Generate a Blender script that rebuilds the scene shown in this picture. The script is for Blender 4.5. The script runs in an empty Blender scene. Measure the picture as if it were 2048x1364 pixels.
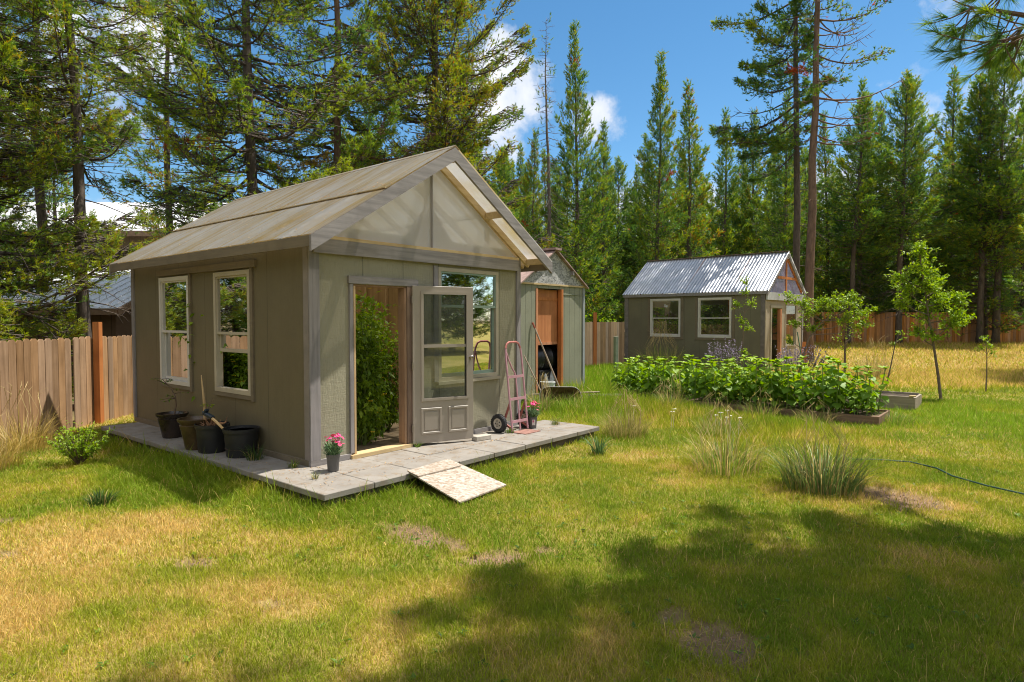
import bpy, bmesh, math, random
import numpy as np
from mathutils import Vector, Matrix
R = math.radians
SC = bpy.context.scene
COL = SC.collection
rnd = random.Random(7)

# ------------------------------------------------------------------ camera
CAM_H = 1.81
F_PX = 1262.0
PITCH = R(1.99)
cd = bpy.data.cameras.new('camera')
cam = bpy.data.objects.new('camera', cd)
COL.objects.link(cam)
cam.location = (0, 0, CAM_H)
cam.rotation_euler = (R(90) - PITCH, 0, 0)
cd.sensor_width = 36
cd.lens = 36 * F_PX / 2048
cd.clip_end = 3000
cd.clip_start = 0.05
SC.camera = cam

TH = R(50.357)                       # yaw of the yard's building grid
U = np.array([math.cos(TH), math.sin(TH), 0.0])
V = np.array([-math.sin(TH), math.cos(TH), 0.0])
O1 = np.array([-2.228, 6.972, 0.17])  # near corner of the greenhouse, on the pavers

def w1(s, t, z=0.0):                  # greenhouse frame -> world
    return O1 + U * s + V * t + np.array([0, 0, z])

# ------------------------------------------------------------------ objects
def tag(o, label=None, cat=None, group=None, kind=None):
    if label: o['label'] = label
    if cat: o['category'] = cat
    if group: o['group'] = group
    if kind: o['kind'] = kind
    return o

def thing(name, label, cat, loc=(0, 0, 0), rotz=0.0, group=None):
    o = bpy.data.objects.new(name, None)
    COL.objects.link(o)
    o.location = loc
    o.rotation_euler = (0, 0, rotz)
    o.empty_display_size = 0.1
    return tag(o, label, cat, group)

KIDS = {}
def link(name, me, parent=None):
    o = bpy.data.objects.new(name, me)
    COL.objects.link(o)
    if parent:
        o.parent = parent
        KIDS.setdefault(parent.name, []).append(o)
    return o

def dup(root, loc, rotz=0.0, scale=1.0, label=None, group=None):
    def cp(o, par):
        c = o.copy(); COL.objects.link(c)
        if par is not None:
            c.parent = par
            KIDS.setdefault(par.name, []).append(c)
        for ch in list(KIDS.get(o.name, [])):
            cp(ch, c)
        return c
    r = cp(root, None)
    r.location = loc
    r.rotation_euler = (0, 0, rotz)
    r.scale = (scale,) * 3 if not hasattr(scale, '__len__') else scale
    if label: r['label'] = label
    if group: r['group'] = group
    return r

class MB:
    """collects shapes, links them as ONE mesh object"""
    def __init__(s): s.v = []; s.f = []
    def add(s, vs, fs):
        b = len(s.v)
        s.v += [tuple(map(float, p)) for p in vs]
        s.f += [tuple(i + b for i in f) for f in fs]
        return s
    def box(s, x0, x1, y0, y1, z0, z1):
        return s.add([(x0,y0,z0),(x1,y0,z0),(x1,y1,z0),(x0,y1,z0),(x0,y0,z1),(x1,y0,z1),(x1,y1,z1),(x0,y1,z1)],
            [(0,3,2,1),(4,5,6,7),(0,1,5,4),(1,2,6,5),(2,3,7,6),(3,0,4,7)])
    def beam(s, p0, p1, w, h, up=(0,0,1)):
        p0 = Vector(p0); p1 = Vector(p1); d = (p1-p0).normalized()
        a = d.cross(Vector(up)).normalized(); b = a.cross(d).normalized()
        q = []
        for p in (p0, p1):
            for i, j in ((-1,-1),(1,-1),(1,1),(-1,1)):
                q.append(p + a*(i*w/2) + b*(j*h/2))
        return s.add(q, [(0,1,2,3),(7,6,5,4),(0,4,5,1),(1,5,6,2),(2,6,7,3),(3,7,4,0)])
    def prism(s, poly, vec):
        n = len(poly); v = Vector(vec)
        q = [Vector(p) for p in poly] + [Vector(p)+v for p in poly]
        return s.add(q, [tuple(range(n))[::-1], tuple(range(n,2*n))] + [(i,(i+1)%n,(i+1)%n+n,i+n) for i in range(n)])
    def tube(s, pts, rad, n=6, cap=True):
        pts = [Vector(p) for p in pts]
        if not hasattr(rad, '__len__'): rad = [rad]*len(pts)
        b = len(s.v); ref = None
        for i, p in enumerate(pts):
            d = (pts[min(i+1,len(pts)-1)] - pts[max(i-1,0)]).normalized()
            if ref is None:
                ref = Vector((0,0,1)) if abs(d.z) < .9 else Vector((1,0,0))
            a = (ref - d*ref.dot(d)).normalized(); ref = a
            c = d.cross(a)
            for k in range(n):
                t = 2*math.pi*k/n
                q = p + (a*math.cos(t)+c*math.sin(t))*rad[i]
                s.v.append((q.x,q.y,q.z))
        for i in range(len(pts)-1):
            for k in range(n):
                k2 = (k+1)%n
                s.f.append((b+i*n+k, b+i*n+k2, b+(i+1)*n+k2, b+(i+1)*n+k))
        if cap:
            s.f.append(tuple(b+k for k in range(n))[::-1])
            e = b+(len(pts)-1)*n
            s.f.append(tuple(e+k for k in range(n)))
        return s
    def lathe(s, prof, n=20, c=(0,0,0), M=None):
        b = len(s.v)
        for r, z in prof:
            for k in range(n):
                t = 2*math.pi*k/n
                p = Vector((r*math.cos(t), r*math.sin(t), z))
                if M is not None: p = M @ p
                s.v.append((p.x+c[0], p.y+c[1], p.z+c[2]))
        for i in range(len(prof)-1):
            for k in range(n):
                k2=(k+1)%n
                s.f.append((b+i*n+k,b+i*n+k2,b+(i+1)*n+k2,b+(i+1)*n+k))
        return s
    def wall(s, u0, u1, z0, z1, holes, d0, d1, fn):
        """slab with openings; fn(u, z, d) -> point"""
        us = sorted({u0,u1,*[min(max(h[i],u0),u1) for h in holes for i in (0,1)]})
        zs = sorted({z0,z1,*[min(max(h[i],z0),z1) for h in holes for i in (2,3)]})
        def solid(i,j):
            if i<0 or j<0 or i>=len(us)-1 or j>=len(zs)-1: return False
            cu=(us[i]+us[i+1])/2; cz=(zs[j]+zs[j+1])/2
            return not any(h[0]<cu<h[1] and h[2]<cz<h[3] for h in holes)
        for i in range(len(us)-1):
            for j in range(len(zs)-1):
                if not solid(i,j): continue
                a,b,c,d = us[i],us[i+1],zs[j],zs[j+1]
                for dd in (d0,d1): s.add([fn(a,c,dd),fn(b,c,dd),fn(b,d,dd),fn(a,d,dd)],[(0,1,2,3)])
                for (ok,p,q) in ((solid(i-1,j),(a,c),(a,d)),(solid(i+1,j),(b,c),(b,d)),(solid(i,j-1),(a,c),(b,c)),(solid(i,j+1),(a,d),(b,d))):
                    if not ok: s.add([fn(*p,d0),fn(*q,d0),fn(*q,d1),fn(*p,d1)],[(0,1,2,3)])
        return s
    def build(s, name, m, parent=None, smooth=False, bevel=0.0, solid=0.0):
        me = bpy.data.meshes.new(name)
        me.from_pydata(s.v, [], s.f)
        bm = bmesh.new(); bm.from_mesh(me)
        bmesh.ops.remove_doubles(bm, verts=bm.verts, dist=1e-5)
        bmesh.ops.recalc_face_normals(bm, faces=bm.faces)
        if bevel:
            bmesh.ops.bevel(bm, geom=[e for e in bm.edges if len(e.link_faces)==2 and e.calc_face_angle(0)>.6], offset=bevel, segments=1, affect='EDGES')
        bm.to_mesh(me); bm.free()
        if smooth:
            me.polygons.foreach_set('use_smooth', [True]*len(me.polygons))
            if smooth != 'all': me.set_sharp_from_angle(angle=R(40))
        me.materials.append(m)
        o = link(name, me, parent)
        if solid:
            md = o.modifiers.new('thick','SOLIDIFY'); md.thickness = solid; md.offset = 0
        return o

def np_mesh(name, verts, loop_idx, nper, m, parent=None, attrs=None, smooth=False):
    """fast mesh: verts (N,3); loop_idx flat; nper = vertices per face (int or array)"""
    me = bpy.data.meshes.new(name)
    verts = np.ascontiguousarray(verts, dtype=np.float32)
    loop_idx = np.ascontiguousarray(loop_idx, dtype=np.int32).ravel()
    if np.isscalar(nper):
        nf = len(loop_idx)//nper
        starts = np.arange(nf, dtype=np.int32)*nper
    else:
        nper = np.asarray(nper, dtype=np.int32); nf = len(nper)
        starts = (np.cumsum(nper)-nper).astype(np.int32)
    me.vertices.add(len(verts)); me.vertices.foreach_set('co', verts.ravel())
    me.loops.add(len(loop_idx)); me.loops.foreach_set('vertex_index', loop_idx)
    me.polygons.add(nf); me.polygons.foreach_set('loop_start', starts)
    if smooth: me.polygons.foreach_set('use_smooth', np.ones(nf, dtype=bool))
    for k, a in (attrs or {}).items():
        a = np.ascontiguousarray(a, dtype=np.float32)
        if a.ndim == 1:
            at = me.attributes.new(k, 'FLOAT', 'POINT'); at.data.foreach_set('value', a)
        else:
            if a.shape[1] == 3: a = np.concatenate([a, np.ones((len(a),1),np.float32)],1)
            at = me.attributes.new(k, 'FLOAT_COLOR', 'POINT'); at.data.foreach_set('color', np.ascontiguousarray(a).ravel())
    me.update(calc_edges=True)
    me.materials.append(m)
    return link(name, me, parent)

# ------------------------------------------------------------------ materials
def newmat(name):
    m = bpy.data.materials.new(name); m.use_nodes = True
    nt = m.node_tree; nt.nodes.clear()
    out = nt.nodes.new('ShaderNodeOutputMaterial')
    return m, nt, out
def N(nt, typ, **kw):
    n = nt.nodes.new('ShaderNode'+typ)
    for k, v in kw.items():
        if k in n.inputs.keys(): n.inputs[k].default_value = v
        else: setattr(n, k, v)
    return n
def L(nt, a, b): nt.links.new(a, b)
def MATH(nt, op, a, b=None, clamp=False):
    n = nt.nodes.new('ShaderNodeMath'); n.operation = op; n.use_clamp = clamp
    for i, x in enumerate((a, b)):
        if x is None: continue
        if isinstance(x, (int, float)): n.inputs[i].default_value = x
        else: L(nt, x, n.inputs[i])
    return n.outputs[0]
def MIXC(nt, fac, a, b, typ='MIX'):
    n = nt.nodes.new('ShaderNodeMix'); n.data_type = 'RGBA'; n.blend_type = typ
    for i, x in ((0, fac), (6, a), (7, b)):
        if isinstance(x, (int, float)): n.inputs[i].default_value = x
        elif isinstance(x, tuple): n.inputs[i].default_value = (*x, 1)
        else: L(nt, x, n.inputs[i])
    return n.outputs[2]
def RAMP(nt, fac, stops):
    n = nt.nodes.new('ShaderNodeValToRGB')
    e = n.color_ramp.elements
    while len(e) < len(stops): e.new(0.5)
    for i, (p, c) in enumerate(stops):
        e[i].position = p; e[i].color = (*c, 1) if isinstance(c, tuple) else (c, c, c, 1)
    L(nt, fac, n.inputs[0])
    return n.outputs[0]
def OBJCO(nt, scale=(1,1,1)):
    t = nt.nodes.new('ShaderNodeTexCoord'); mp = nt.nodes.new('ShaderNodeMapping')
    mp.inputs['Scale'].default_value = scale
    L(nt, t.outputs['Object'], mp.inputs['Vector'])
    return mp.outputs[0]
def NOISE(nt, co, scale, detail=4, rough=.6):
    n = N(nt, 'TexNoise', Scale=scale, Detail=detail, Roughness=rough)
    if co is not None: L(nt, co, n.inputs['Vector'])
    return n.outputs['Fac']
def BUMP(nt, h, strength, dist=.01):
    b = N(nt, 'Bump', Strength=strength, Distance=dist); L(nt, h, b.inputs['Height'])
    return b.outputs[0]
def PBSDF(nt, out, col, rough=.6, metal=0.0, spec=.4, normal=None):
    b = nt.nodes.new('ShaderNodeBsdfPrincipled')
    if isinstance(col, tuple): b.inputs['Base Color'].default_value = (*col, 1)
    else: L(nt, col, b.inputs['Base Color'])
    if isinstance(rough, (int, float)): b.inputs['Roughness'].default_value = rough
    else: L(nt, rough, b.inputs['Roughness'])
    b.inputs['Metallic'].default_value = metal
    b.inputs['Specular IOR Level'].default_value = spec
    if normal is not None: L(nt, normal, b.inputs['Normal'])
    if out is not None: L(nt, b.outputs[0], out.inputs[0])
    return b
def sc3(c, k): return tuple(min(1, x*k) for x in c)

def plain(name, col, rough=.6, metal=0.0, var=.25, scale=6, bump=.15, bscale=40, spec=.4):
    m, nt, out = newmat(name); co = OBJCO(nt)
    n = NOISE(nt, co, scale, 5)
    c = RAMP(nt, n, [(.3, sc3(col, 1-var)), (.7, sc3(col, 1+var))])
    PBSDF(nt, out, c, rough, metal, spec, BUMP(nt, NOISE(nt, co, bscale, 3), bump, .004) if bump else None)
    return m
def siding(name, col, axis, period, groove=.008, emboss=.5, wear=.12):
    m, nt, out = newmat(name); t = nt.nodes.new('ShaderNodeTexCoord'); sx = nt.nodes.new('ShaderNodeSeparateXYZ')
    L(nt, t.outputs['Object'], sx.inputs[0])
    a = sx.outputs['XY'.index(axis)]
    fr = MATH(nt, 'FRACT', MATH(nt, 'DIVIDE', MATH(nt, 'ADD', a, 50.13), period))
    g = MATH(nt, 'LESS_THAN', fr, groove/period)
    stretch = (14, 1.2, 14*.35) if axis == 'Y' else (1.2, 14, 14*.35)
    co = OBJCO(nt)
    grain = NOISE(nt, OBJCO(nt, (30,30,5)), 1.6, 5, .65)      # embossed cedar grain, upright
    knots = NOISE(nt, OBJCO(nt, (4,4,26)), 2.0, 4, .6)        # short cross ticks of the stamped texture
    blotch = NOISE(nt, co, 1.3, 6, .6)
    streak = NOISE(nt, OBJCO(nt, (9,9,.5)), 1.2, 3)
    c = RAMP(nt, blotch, [(.3, sc3(col, 1-wear)), (.72, sc3(col, 1+wear))])
    c = MIXC(nt, MATH(nt,'MULTIPLY',RAMP(nt, streak, [(.55,0.0),(.8,1.0)]),.35), c, sc3(col,.72))
    c = MIXC(nt, MATH(nt,'MULTIPLY',RAMP(nt, grain, [(.3,1.0),(.45,0.0)]),.3), c, sc3(col,.6))
    c = MIXC(nt, MATH(nt,'MULTIPLY',g,.75), c, sc3(col,.25))
    h = MATH(nt,'SUBTRACT', MATH(nt,'ADD', grain, MATH(nt,'MULTIPLY',knots,.45)), MATH(nt,'MULTIPLY',g,2.5))
    PBSDF(nt, out, c, .55, 0, .35, BUMP(nt, h, emboss, .006))
    return m
def wood(name, ca, cb, axis='Z', scale=1.0, island=.35, rough=.75, knots=True, bump=.4):
    m, nt, out = newmat(name)
    st = {'X': (1.2,22,22), 'Y': (22,1.2,22), 'Z': (22,22,1.2)}[axis]
    g = nt.nodes.new('ShaderNodeNewGeometry'); rp = g.outputs['Random Per Island']
    t = nt.nodes.new('ShaderNodeTexCoord'); ad = nt.nodes.new('ShaderNodeVectorMath'); ad.operation = 'ADD'
    L(nt, t.outputs['Object'], ad.inputs[0])
    cm = nt.nodes.new('ShaderNodeCombineXYZ')
    for i in range(3): L(nt, MATH(nt,'MULTIPLY',rp,37.0+i*13), cm.inputs[i])
    L(nt, cm.outputs[0], ad.inputs[1])
    mp = nt.nodes.new('ShaderNodeMapping'); mp.inputs['Scale'].default_value = st; L(nt, ad.outputs[0], mp.inputs[0])
    n = NOISE(nt, mp.outputs[0], scale, 5, .65)
    n2 = NOISE(nt, ad.outputs[0], 2.2*scale, 4, .6)
    c = RAMP(nt, n, [(.3, cb), (.68, ca)])
    c = MIXC(nt, MATH(nt,'MULTIPLY',RAMP(nt, n2, [(.5,0.0),(.8,1.0)]),.55), c, sc3(cb,.55))
    hsv = nt.nodes.new('ShaderNodeHueSaturation'); L(nt, c, hsv.inputs['Color'])
    L(nt, MATH(nt,'ADD',MATH(nt,'MULTIPLY',rp,island*1.6),1-island*.8), hsv.inputs['Value'])
    L(nt, MATH(nt,'ADD',MATH(nt,'MULTIPLY',MATH(nt,'FRACT',MATH(nt,'MULTIPLY',rp,7.3)),island*.9),1-island*.45), hsv.inputs['Saturation'])
    PBSDF(nt, out, hsv.outputs[0], rough, 0, .25, BUMP(nt, n, bump, .004))
    return m
def foliage(name, stops, trans=.3, rough=.55, attr='tint', spec=.3):
    m, nt, out = newmat(name)
    a = N(nt, 'Attribute', attribute_name=attr)
    oi = nt.nodes.new('ShaderNodeObjectInfo')
    f = MATH(nt,'ADD', a.outputs['Fac'], MATH(nt,'MULTIPLY', MATH(nt,'SUBTRACT',oi.outputs['Random'],.5), .12))
    c = RAMP(nt, f, stops)
    b = PBSDF(nt, None, c, rough, 0, spec)
    tr = nt.nodes.new('ShaderNodeBsdfTranslucent')
    hs = N(nt, 'HueSaturation', Hue=.49, Saturation=1.15, Value=1.35); L(nt, c, hs.inputs['Color']); L(nt, hs.outputs[0], tr.inputs[0])
    mx = nt.nodes.new('ShaderNodeMixShader'); mx.inputs[0].default_value = trans
    L(nt, b.outputs[0], mx.inputs[1]); L(nt, tr.outputs[0], mx.inputs[2]); L(nt, mx.outputs[0], out.inputs[0])
    return m
def colattr(name, trans=.25, rough=.7, spec=.2):
    m, nt, out = newmat(name)
    a = N(nt, 'Attribute', attribute_name='Col')
    b = PBSDF(nt, None, a.outputs['Color'], rough, 0, spec)
    tr = nt.nodes.new('ShaderNodeBsdfTranslucent'); L(nt, a.outputs['Color'], tr.inputs[0])
    mx = nt.nodes.new('ShaderNodeMixShader'); mx.inputs[0].default_value = trans
    L(nt, b.outputs[0], mx.inputs[1]); L(nt, tr.outputs[0], mx.inputs[2]); L(nt, mx.outputs[0], out.inputs[0])
    return m
def pane_mat(name, tint=(.86,.92,.88), refl=.12, dirt=.06):
    m, nt, out = newmat(name)
    fr = N(nt, 'Fresnel', IOR=1.5)
    f = MATH(nt,'ADD', MATH(nt,'MULTIPLY',fr.outputs[0],1.15), refl, True)
    tp = N(nt, 'BsdfTransparent'); tp.inputs[0].default_value = (*tint,1)
    df = N(nt, 'BsdfDiffuse'); df.inputs[0].default_value = (.45,.45,.4,1)
    m0 = nt.nodes.new('ShaderNodeMixShader')
    L(nt, MATH(nt,'MULTIPLY',NOISE(nt, OBJCO(nt), 5, 5),dirt*2), m0.inputs[0])
    L(nt, tp.outputs[0], m0.inputs[1]); L(nt, df.outputs[0], m0.inputs[2])
    gl = N(nt, 'BsdfGlossy', Roughness=.02)
    mx = nt.nodes.new('ShaderNodeMixShader'); L(nt, f, mx.inputs[0])
    L(nt, m0.outputs[0], mx.inputs[1]); L(nt, gl.outputs[0], mx.inputs[2]); L(nt, mx.outputs[0], out.inputs[0])
    return m
def sheet_mat(name, col, stain, along='Y', transp=.2, transl=.35, rib=60, stain_amt=.6, joint=0):
    """greenhouse plastic: lets light through, shows what is behind it softly"""
    m, nt, out = newmat(name)
    st = {'Y': (.5,5,.5), 'X': (5,.5,.5)}[along]
    n = NOISE(nt, OBJCO(nt, st), 1.0, 5, .6)
    n2 = NOISE(nt, OBJCO(nt), 1.7, 5, .6)
    n3 = NOISE(nt, OBJCO(nt), 60, 2)
    k = MATH(nt,'MULTIPLY', MATH(nt,'ADD', RAMP(nt, n, [(.45,0.0),(.7,1.0)]), RAMP(nt, n2, [(.4,0.0),(.75,.8)])), stain_amt, True)
    c = MIXC(nt, k, col, stain)
    c = MIXC(nt, MATH(nt,'MULTIPLY',RAMP(nt, n3, [(.62,0.0),(.75,1.0)]),.35), c, sc3(col,1.25))
    t = nt.nodes.new('ShaderNodeTexCoord'); sx = nt.nodes.new('ShaderNodeSeparateXYZ'); L(nt, t.outputs['Object'], sx.inputs[0])
    if joint:
        jf = MATH(nt,'ABSOLUTE', MATH(nt,'SUBTRACT', MATH(nt,'FRACT', MATH(nt,'DIVIDE', MATH(nt,'ADD', sx.outputs['XY'.index(along)], 30.21), joint)), .5))
        jl = RAMP(nt, MATH(nt,'ADD', jf, MATH(nt,'MULTIPLY', MATH(nt,'SUBTRACT', n2, .5), .06)), [(.012,1.0),(.05,0.0)])
        c = MIXC(nt, MATH(nt,'MULTIPLY', jl, .75), c, (.50,.33,.09))
    rb = MATH(nt,'SINE', MATH(nt,'MULTIPLY', sx.outputs['XY'.index(along)], rib*6.283))
    bp = BUMP(nt, rb, .25, .003)
    df = N(nt,'BsdfDiffuse'); L(nt,c,df.inputs[0]); L(nt,bp,df.inputs['Normal'])
    tl = N(nt,'BsdfTranslucent'); L(nt,c,tl.inputs[0])
    tp = N(nt,'BsdfTransparent'); L(nt,MIXC(nt,.5,c,(1,1,1)),tp.inputs[0])
    gl = N(nt,'BsdfGlossy',Roughness=.25); L(nt,bp,gl.inputs['Normal'])
    def mix(f,a,b):
        x = nt.nodes.new('ShaderNodeMixShader')
        if isinstance(f,float): x.inputs[0].default_value=f
        else: L(nt,f,x.inputs[0])
        L(nt,a,x.inputs[1]); L(nt,b,x.inputs[2]); return x.outputs[0]
    s = mix(transl, df.outputs[0], tl.outputs[0])
    s = mix(transp, s, tp.outputs[0])
    fr = N(nt,'Fresnel',IOR=1.4)
    s = mix(MATH(nt,'ADD',MATH(nt,'MULTIPLY',fr.outputs[0],.28),.01,True), s, gl.outputs[0])
    L(nt, s, out.inputs[0])
    return m
def osb(name, ca, cb, cc, scale=26):
    m, nt, out = newmat(name); co = OBJCO(nt)
    v = N(nt,'TexVoronoi',Scale=scale,Randomness=1.0); L(nt, OBJCO(nt,(1,2.6,1.7)), v.inputs['Vector'])
    sp = nt.nodes.new('ShaderNodeSeparateXYZ'); L(nt, v.outputs['Color'], sp.inputs[0])
    c = RAMP(nt, sp.outputs[0], [(.15,cb),(.5,ca),(.85,cc)])
    c = MIXC(nt, MATH(nt,'MULTIPLY',RAMP(nt,NOISE(nt,co,2.5,5),[(.45,0.0),(.7,1.0)]),.6), c, cb)
    PBSDF(nt, out, c, .85, 0, .15, BUMP(nt, sp.outputs[0], .5, .004))
    return m
# ------------------------------------------------------------------ light and sky
SUN_EL, SUN_AZ = R(67.0), math.atan2(.36, .93)          # azimuth from +X
sd = Vector((math.cos(SUN_EL)*math.cos(SUN_AZ), math.cos(SUN_EL)*math.sin(SUN_AZ), math.sin(SUN_EL)))
sl = bpy.data.lights.new('sun', 'SUN'); sl.energy = 3.7; sl.angle = R(.55); sl.color = (1.0, .95, .86)
so = bpy.data.objects.new('sun', sl); COL.objects.link(so)
so.rotation_euler = sd.to_track_quat('Z', 'Y').to_euler()

def pxdir(px, py):
    a = (px-1024)/F_PX; b = -(py-682)/F_PX
    d = Vector((a, math.cos(PITCH)+b*math.sin(PITCH), -math.sin(PITCH)+b*math.cos(PITCH)))
    return d.normalized()

wd = bpy.data.worlds.new('World'); SC.world = wd; wd.use_nodes = True
nt = wd.node_tree; nt.nodes.clear()
wo = nt.nodes.new('ShaderNodeOutputWorld'); bg = nt.nodes.new('ShaderNodeBackground')
sky = nt.nodes.new('ShaderNodeTexSky'); sky.sky_type = 'NISHITA'; sky.sun_disc = False
sky.sun_elevation = SUN_EL; sky.sun_rotation = math.pi/2 - SUN_AZ
sky.altitude = 1300; sky.air_density = 1.0; sky.dust_density = .4; sky.ozone_density = 2.2
bg.inputs['Strength'].default_value = .15
tc = nt.nodes.new('ShaderNodeTexCoord')
def vmath(op, a, b=None):
    n = nt.nodes.new('ShaderNodeVectorMath'); n.operation = op
    for i, x in enumerate((a, b)):
        if x is None: continue
        if isinstance(x, (tuple, Vector)): n.inputs[i].default_value = tuple(x)
        else: L(nt, x, n.inputs[i])
    return n
dirv = vmath('NORMALIZE', tc.outputs['Generated']).outputs[0]
wn = N(nt, 'TexNoise', Scale=7.0, Detail=7.0, Roughness=.62); L(nt, dirv, wn.inputs['Vector'])
wn2 = N(nt, 'TexNoise', Scale=22.0, Detail=6.0, Roughness=.6); L(nt, dirv, wn2.inputs['Vector'])
turb = MATH(nt,'ADD', MATH(nt,'MULTIPLY', MATH(nt,'SUBTRACT', wn.outputs['Fac'], .5), 1.9), MATH(nt,'MULTIPLY', MATH(nt,'SUBTRACT', wn2.outputs['Fac'], .5), .9))
dens = None
# cumulus banks: direction, half width (radians), flattening; vector entries: unseen, added for fill
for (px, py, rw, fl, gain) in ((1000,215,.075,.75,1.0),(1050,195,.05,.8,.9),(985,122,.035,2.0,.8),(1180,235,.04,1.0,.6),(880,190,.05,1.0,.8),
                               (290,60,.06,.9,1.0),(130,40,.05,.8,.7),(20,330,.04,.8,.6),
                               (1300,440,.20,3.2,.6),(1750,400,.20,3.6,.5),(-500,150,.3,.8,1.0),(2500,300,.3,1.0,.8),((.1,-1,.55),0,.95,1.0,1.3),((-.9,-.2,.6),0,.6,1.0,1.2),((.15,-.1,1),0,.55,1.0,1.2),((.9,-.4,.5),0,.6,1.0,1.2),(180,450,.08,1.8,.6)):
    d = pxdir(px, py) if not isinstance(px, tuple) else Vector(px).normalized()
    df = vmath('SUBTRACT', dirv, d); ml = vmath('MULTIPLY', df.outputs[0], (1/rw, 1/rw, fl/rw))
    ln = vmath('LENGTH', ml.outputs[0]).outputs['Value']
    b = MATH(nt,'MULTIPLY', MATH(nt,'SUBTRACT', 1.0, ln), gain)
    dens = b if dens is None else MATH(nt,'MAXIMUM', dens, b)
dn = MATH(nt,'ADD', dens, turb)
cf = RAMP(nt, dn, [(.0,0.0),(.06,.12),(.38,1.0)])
shade = RAMP(nt, dn, [(.1,(6.0,6.4,7.0)),(.8,(6.9,6.9,6.9))])
for e in nt.nodes:
    pass
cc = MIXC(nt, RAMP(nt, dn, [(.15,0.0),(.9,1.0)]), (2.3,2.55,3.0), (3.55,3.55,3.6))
grade = nt.nodes.new('ShaderNodeHueSaturation'); grade.inputs['Saturation'].default_value = 1.22; grade.inputs['Value'].default_value = .51; grade.inputs['Hue'].default_value = .49
L(nt, sky.outputs[0], grade.inputs['Color'])
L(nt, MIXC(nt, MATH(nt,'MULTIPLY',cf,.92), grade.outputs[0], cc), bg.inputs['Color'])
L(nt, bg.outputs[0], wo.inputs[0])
SC.view_settings.view_transform = 'Standard'; SC.view_settings.look = 'None'
SC.view_settings.exposure = 1.12; SC.view_settings.gamma = 1.0
cy = SC.cycles
cy.max_bounces = 7; cy.diffuse_bounces = 4; cy.glossy_bounces = 3; cy.transmission_bounces = 4; cy.transparent_max_bounces = 12
cy.caustics_reflective = False; cy.caustics_refractive = False
cy.sample_clamp_indirect = 4.0
cy.use_denoising = True; cy.denoiser = 'OPENIMAGEDENOISE'; cy.denoising_input_passes = 'RGB_ALBEDO_NORMAL'; cy.denoising_prefilter = 'ACCURATE'
cy.pixel_filter_type = 'BLACKMAN_HARRIS'; cy.filter_width = 1.05

# ------------------------------------------------------------------ terrain maths
def lattice(seed, n=256):
    return np.random.default_rng(seed).random((n, n))
LAT = {}
def vnoise(x, y, scale, seed):
    if seed not in LAT: LAT[seed] = lattice(seed)
    g = LAT[seed]; n = g.shape[0]
    x = np.asarray(x, float)*scale + 911.3; y = np.asarray(y, float)*scale + 523.7
    i = np.floor(x).astype(int); j = np.floor(y).astype(int); fx = x-i; fy = y-j
    fx = fx*fx*(3-2*fx); fy = fy*fy*(3-2*fy)
    a = g[i%n, j%n]; b = g[(i+1)%n, j%n]; c = g[i%n, (j+1)%n]; d = g[(i+1)%n, (j+1)%n]
    return (a*(1-fx)+b*fx)*(1-fy) + (c*(1-fx)+d*fx)*fy
def fbm(x, y, scale, seed, oct=4):
    s = 0; a = .5; t = 0
    for o in range(oct):
        s = s + a*vnoise(x, y, scale*2**o, seed+o); t += a; a *= .55
    return s/t
def sstep(a, b, x):
    t = np.clip((np.asarray(x, float)-a)/(b-a), 0, 1); return t*t*(3-2*t)
def ground_z(x, y):
    x = np.asarray(x, float); y = np.asarray(y, float)
    return .36*sstep(17, 36, y)*sstep(-2, 8, x) + .035*(fbm(x, y, .5, 40)-.5)*sstep(1, 4, y)
def gz1(x, y): return float(ground_z(x, y))
def blob(x, y, cx, cy_, rx, ry, ang=0.0):
    c, s = math.cos(ang), math.sin(ang)
    dx = x-cx; dy = y-cy_
    return np.sqrt(((dx*c+dy*s)/rx)**2 + ((-dx*s+dy*c)/ry)**2)
def soil_mask(x, y):
    """1 on the bare earth patches of the lawn"""
    n = fbm(x, y, 5.0, 60, 3)-.5
    m = np.zeros_like(x)
    for (cx, cy_, rx, ry, a) in ((-.80,5.28,.42,.20,-.72),(-.42,4.98,.22,.13,-.6),(-.12,4.76,.34,.13,.25),(.22,4.85,.12,.09,0),(1.18,3.52,.27,.30,.3),(1.0,3.75,.14,.14,0),
                              (3.55,4.1,.16,.3,.2),(3.9,6.3,.35,.45,.5),(3.35,6.75,.2,.2,0),(-4.0,4.75,.2,.12,0),(2.65,2.95,.14,.2,0),(-1.55,3.95,.10,.07,0),(-4.6,5.6,.16,.1,0),(-2.35,4.6,.14,.1,0)):
        m = np.maximum(m, 1.25-blob(x, y, cx, cy_, rx, ry, a))
    n9 = fbm(x, y, 22.0, 64, 2)-.5
    return sstep(.12, .5, m*(1+n*1.6) + n*.5*(m > .0) + n9*.7*(m > .05))
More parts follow.
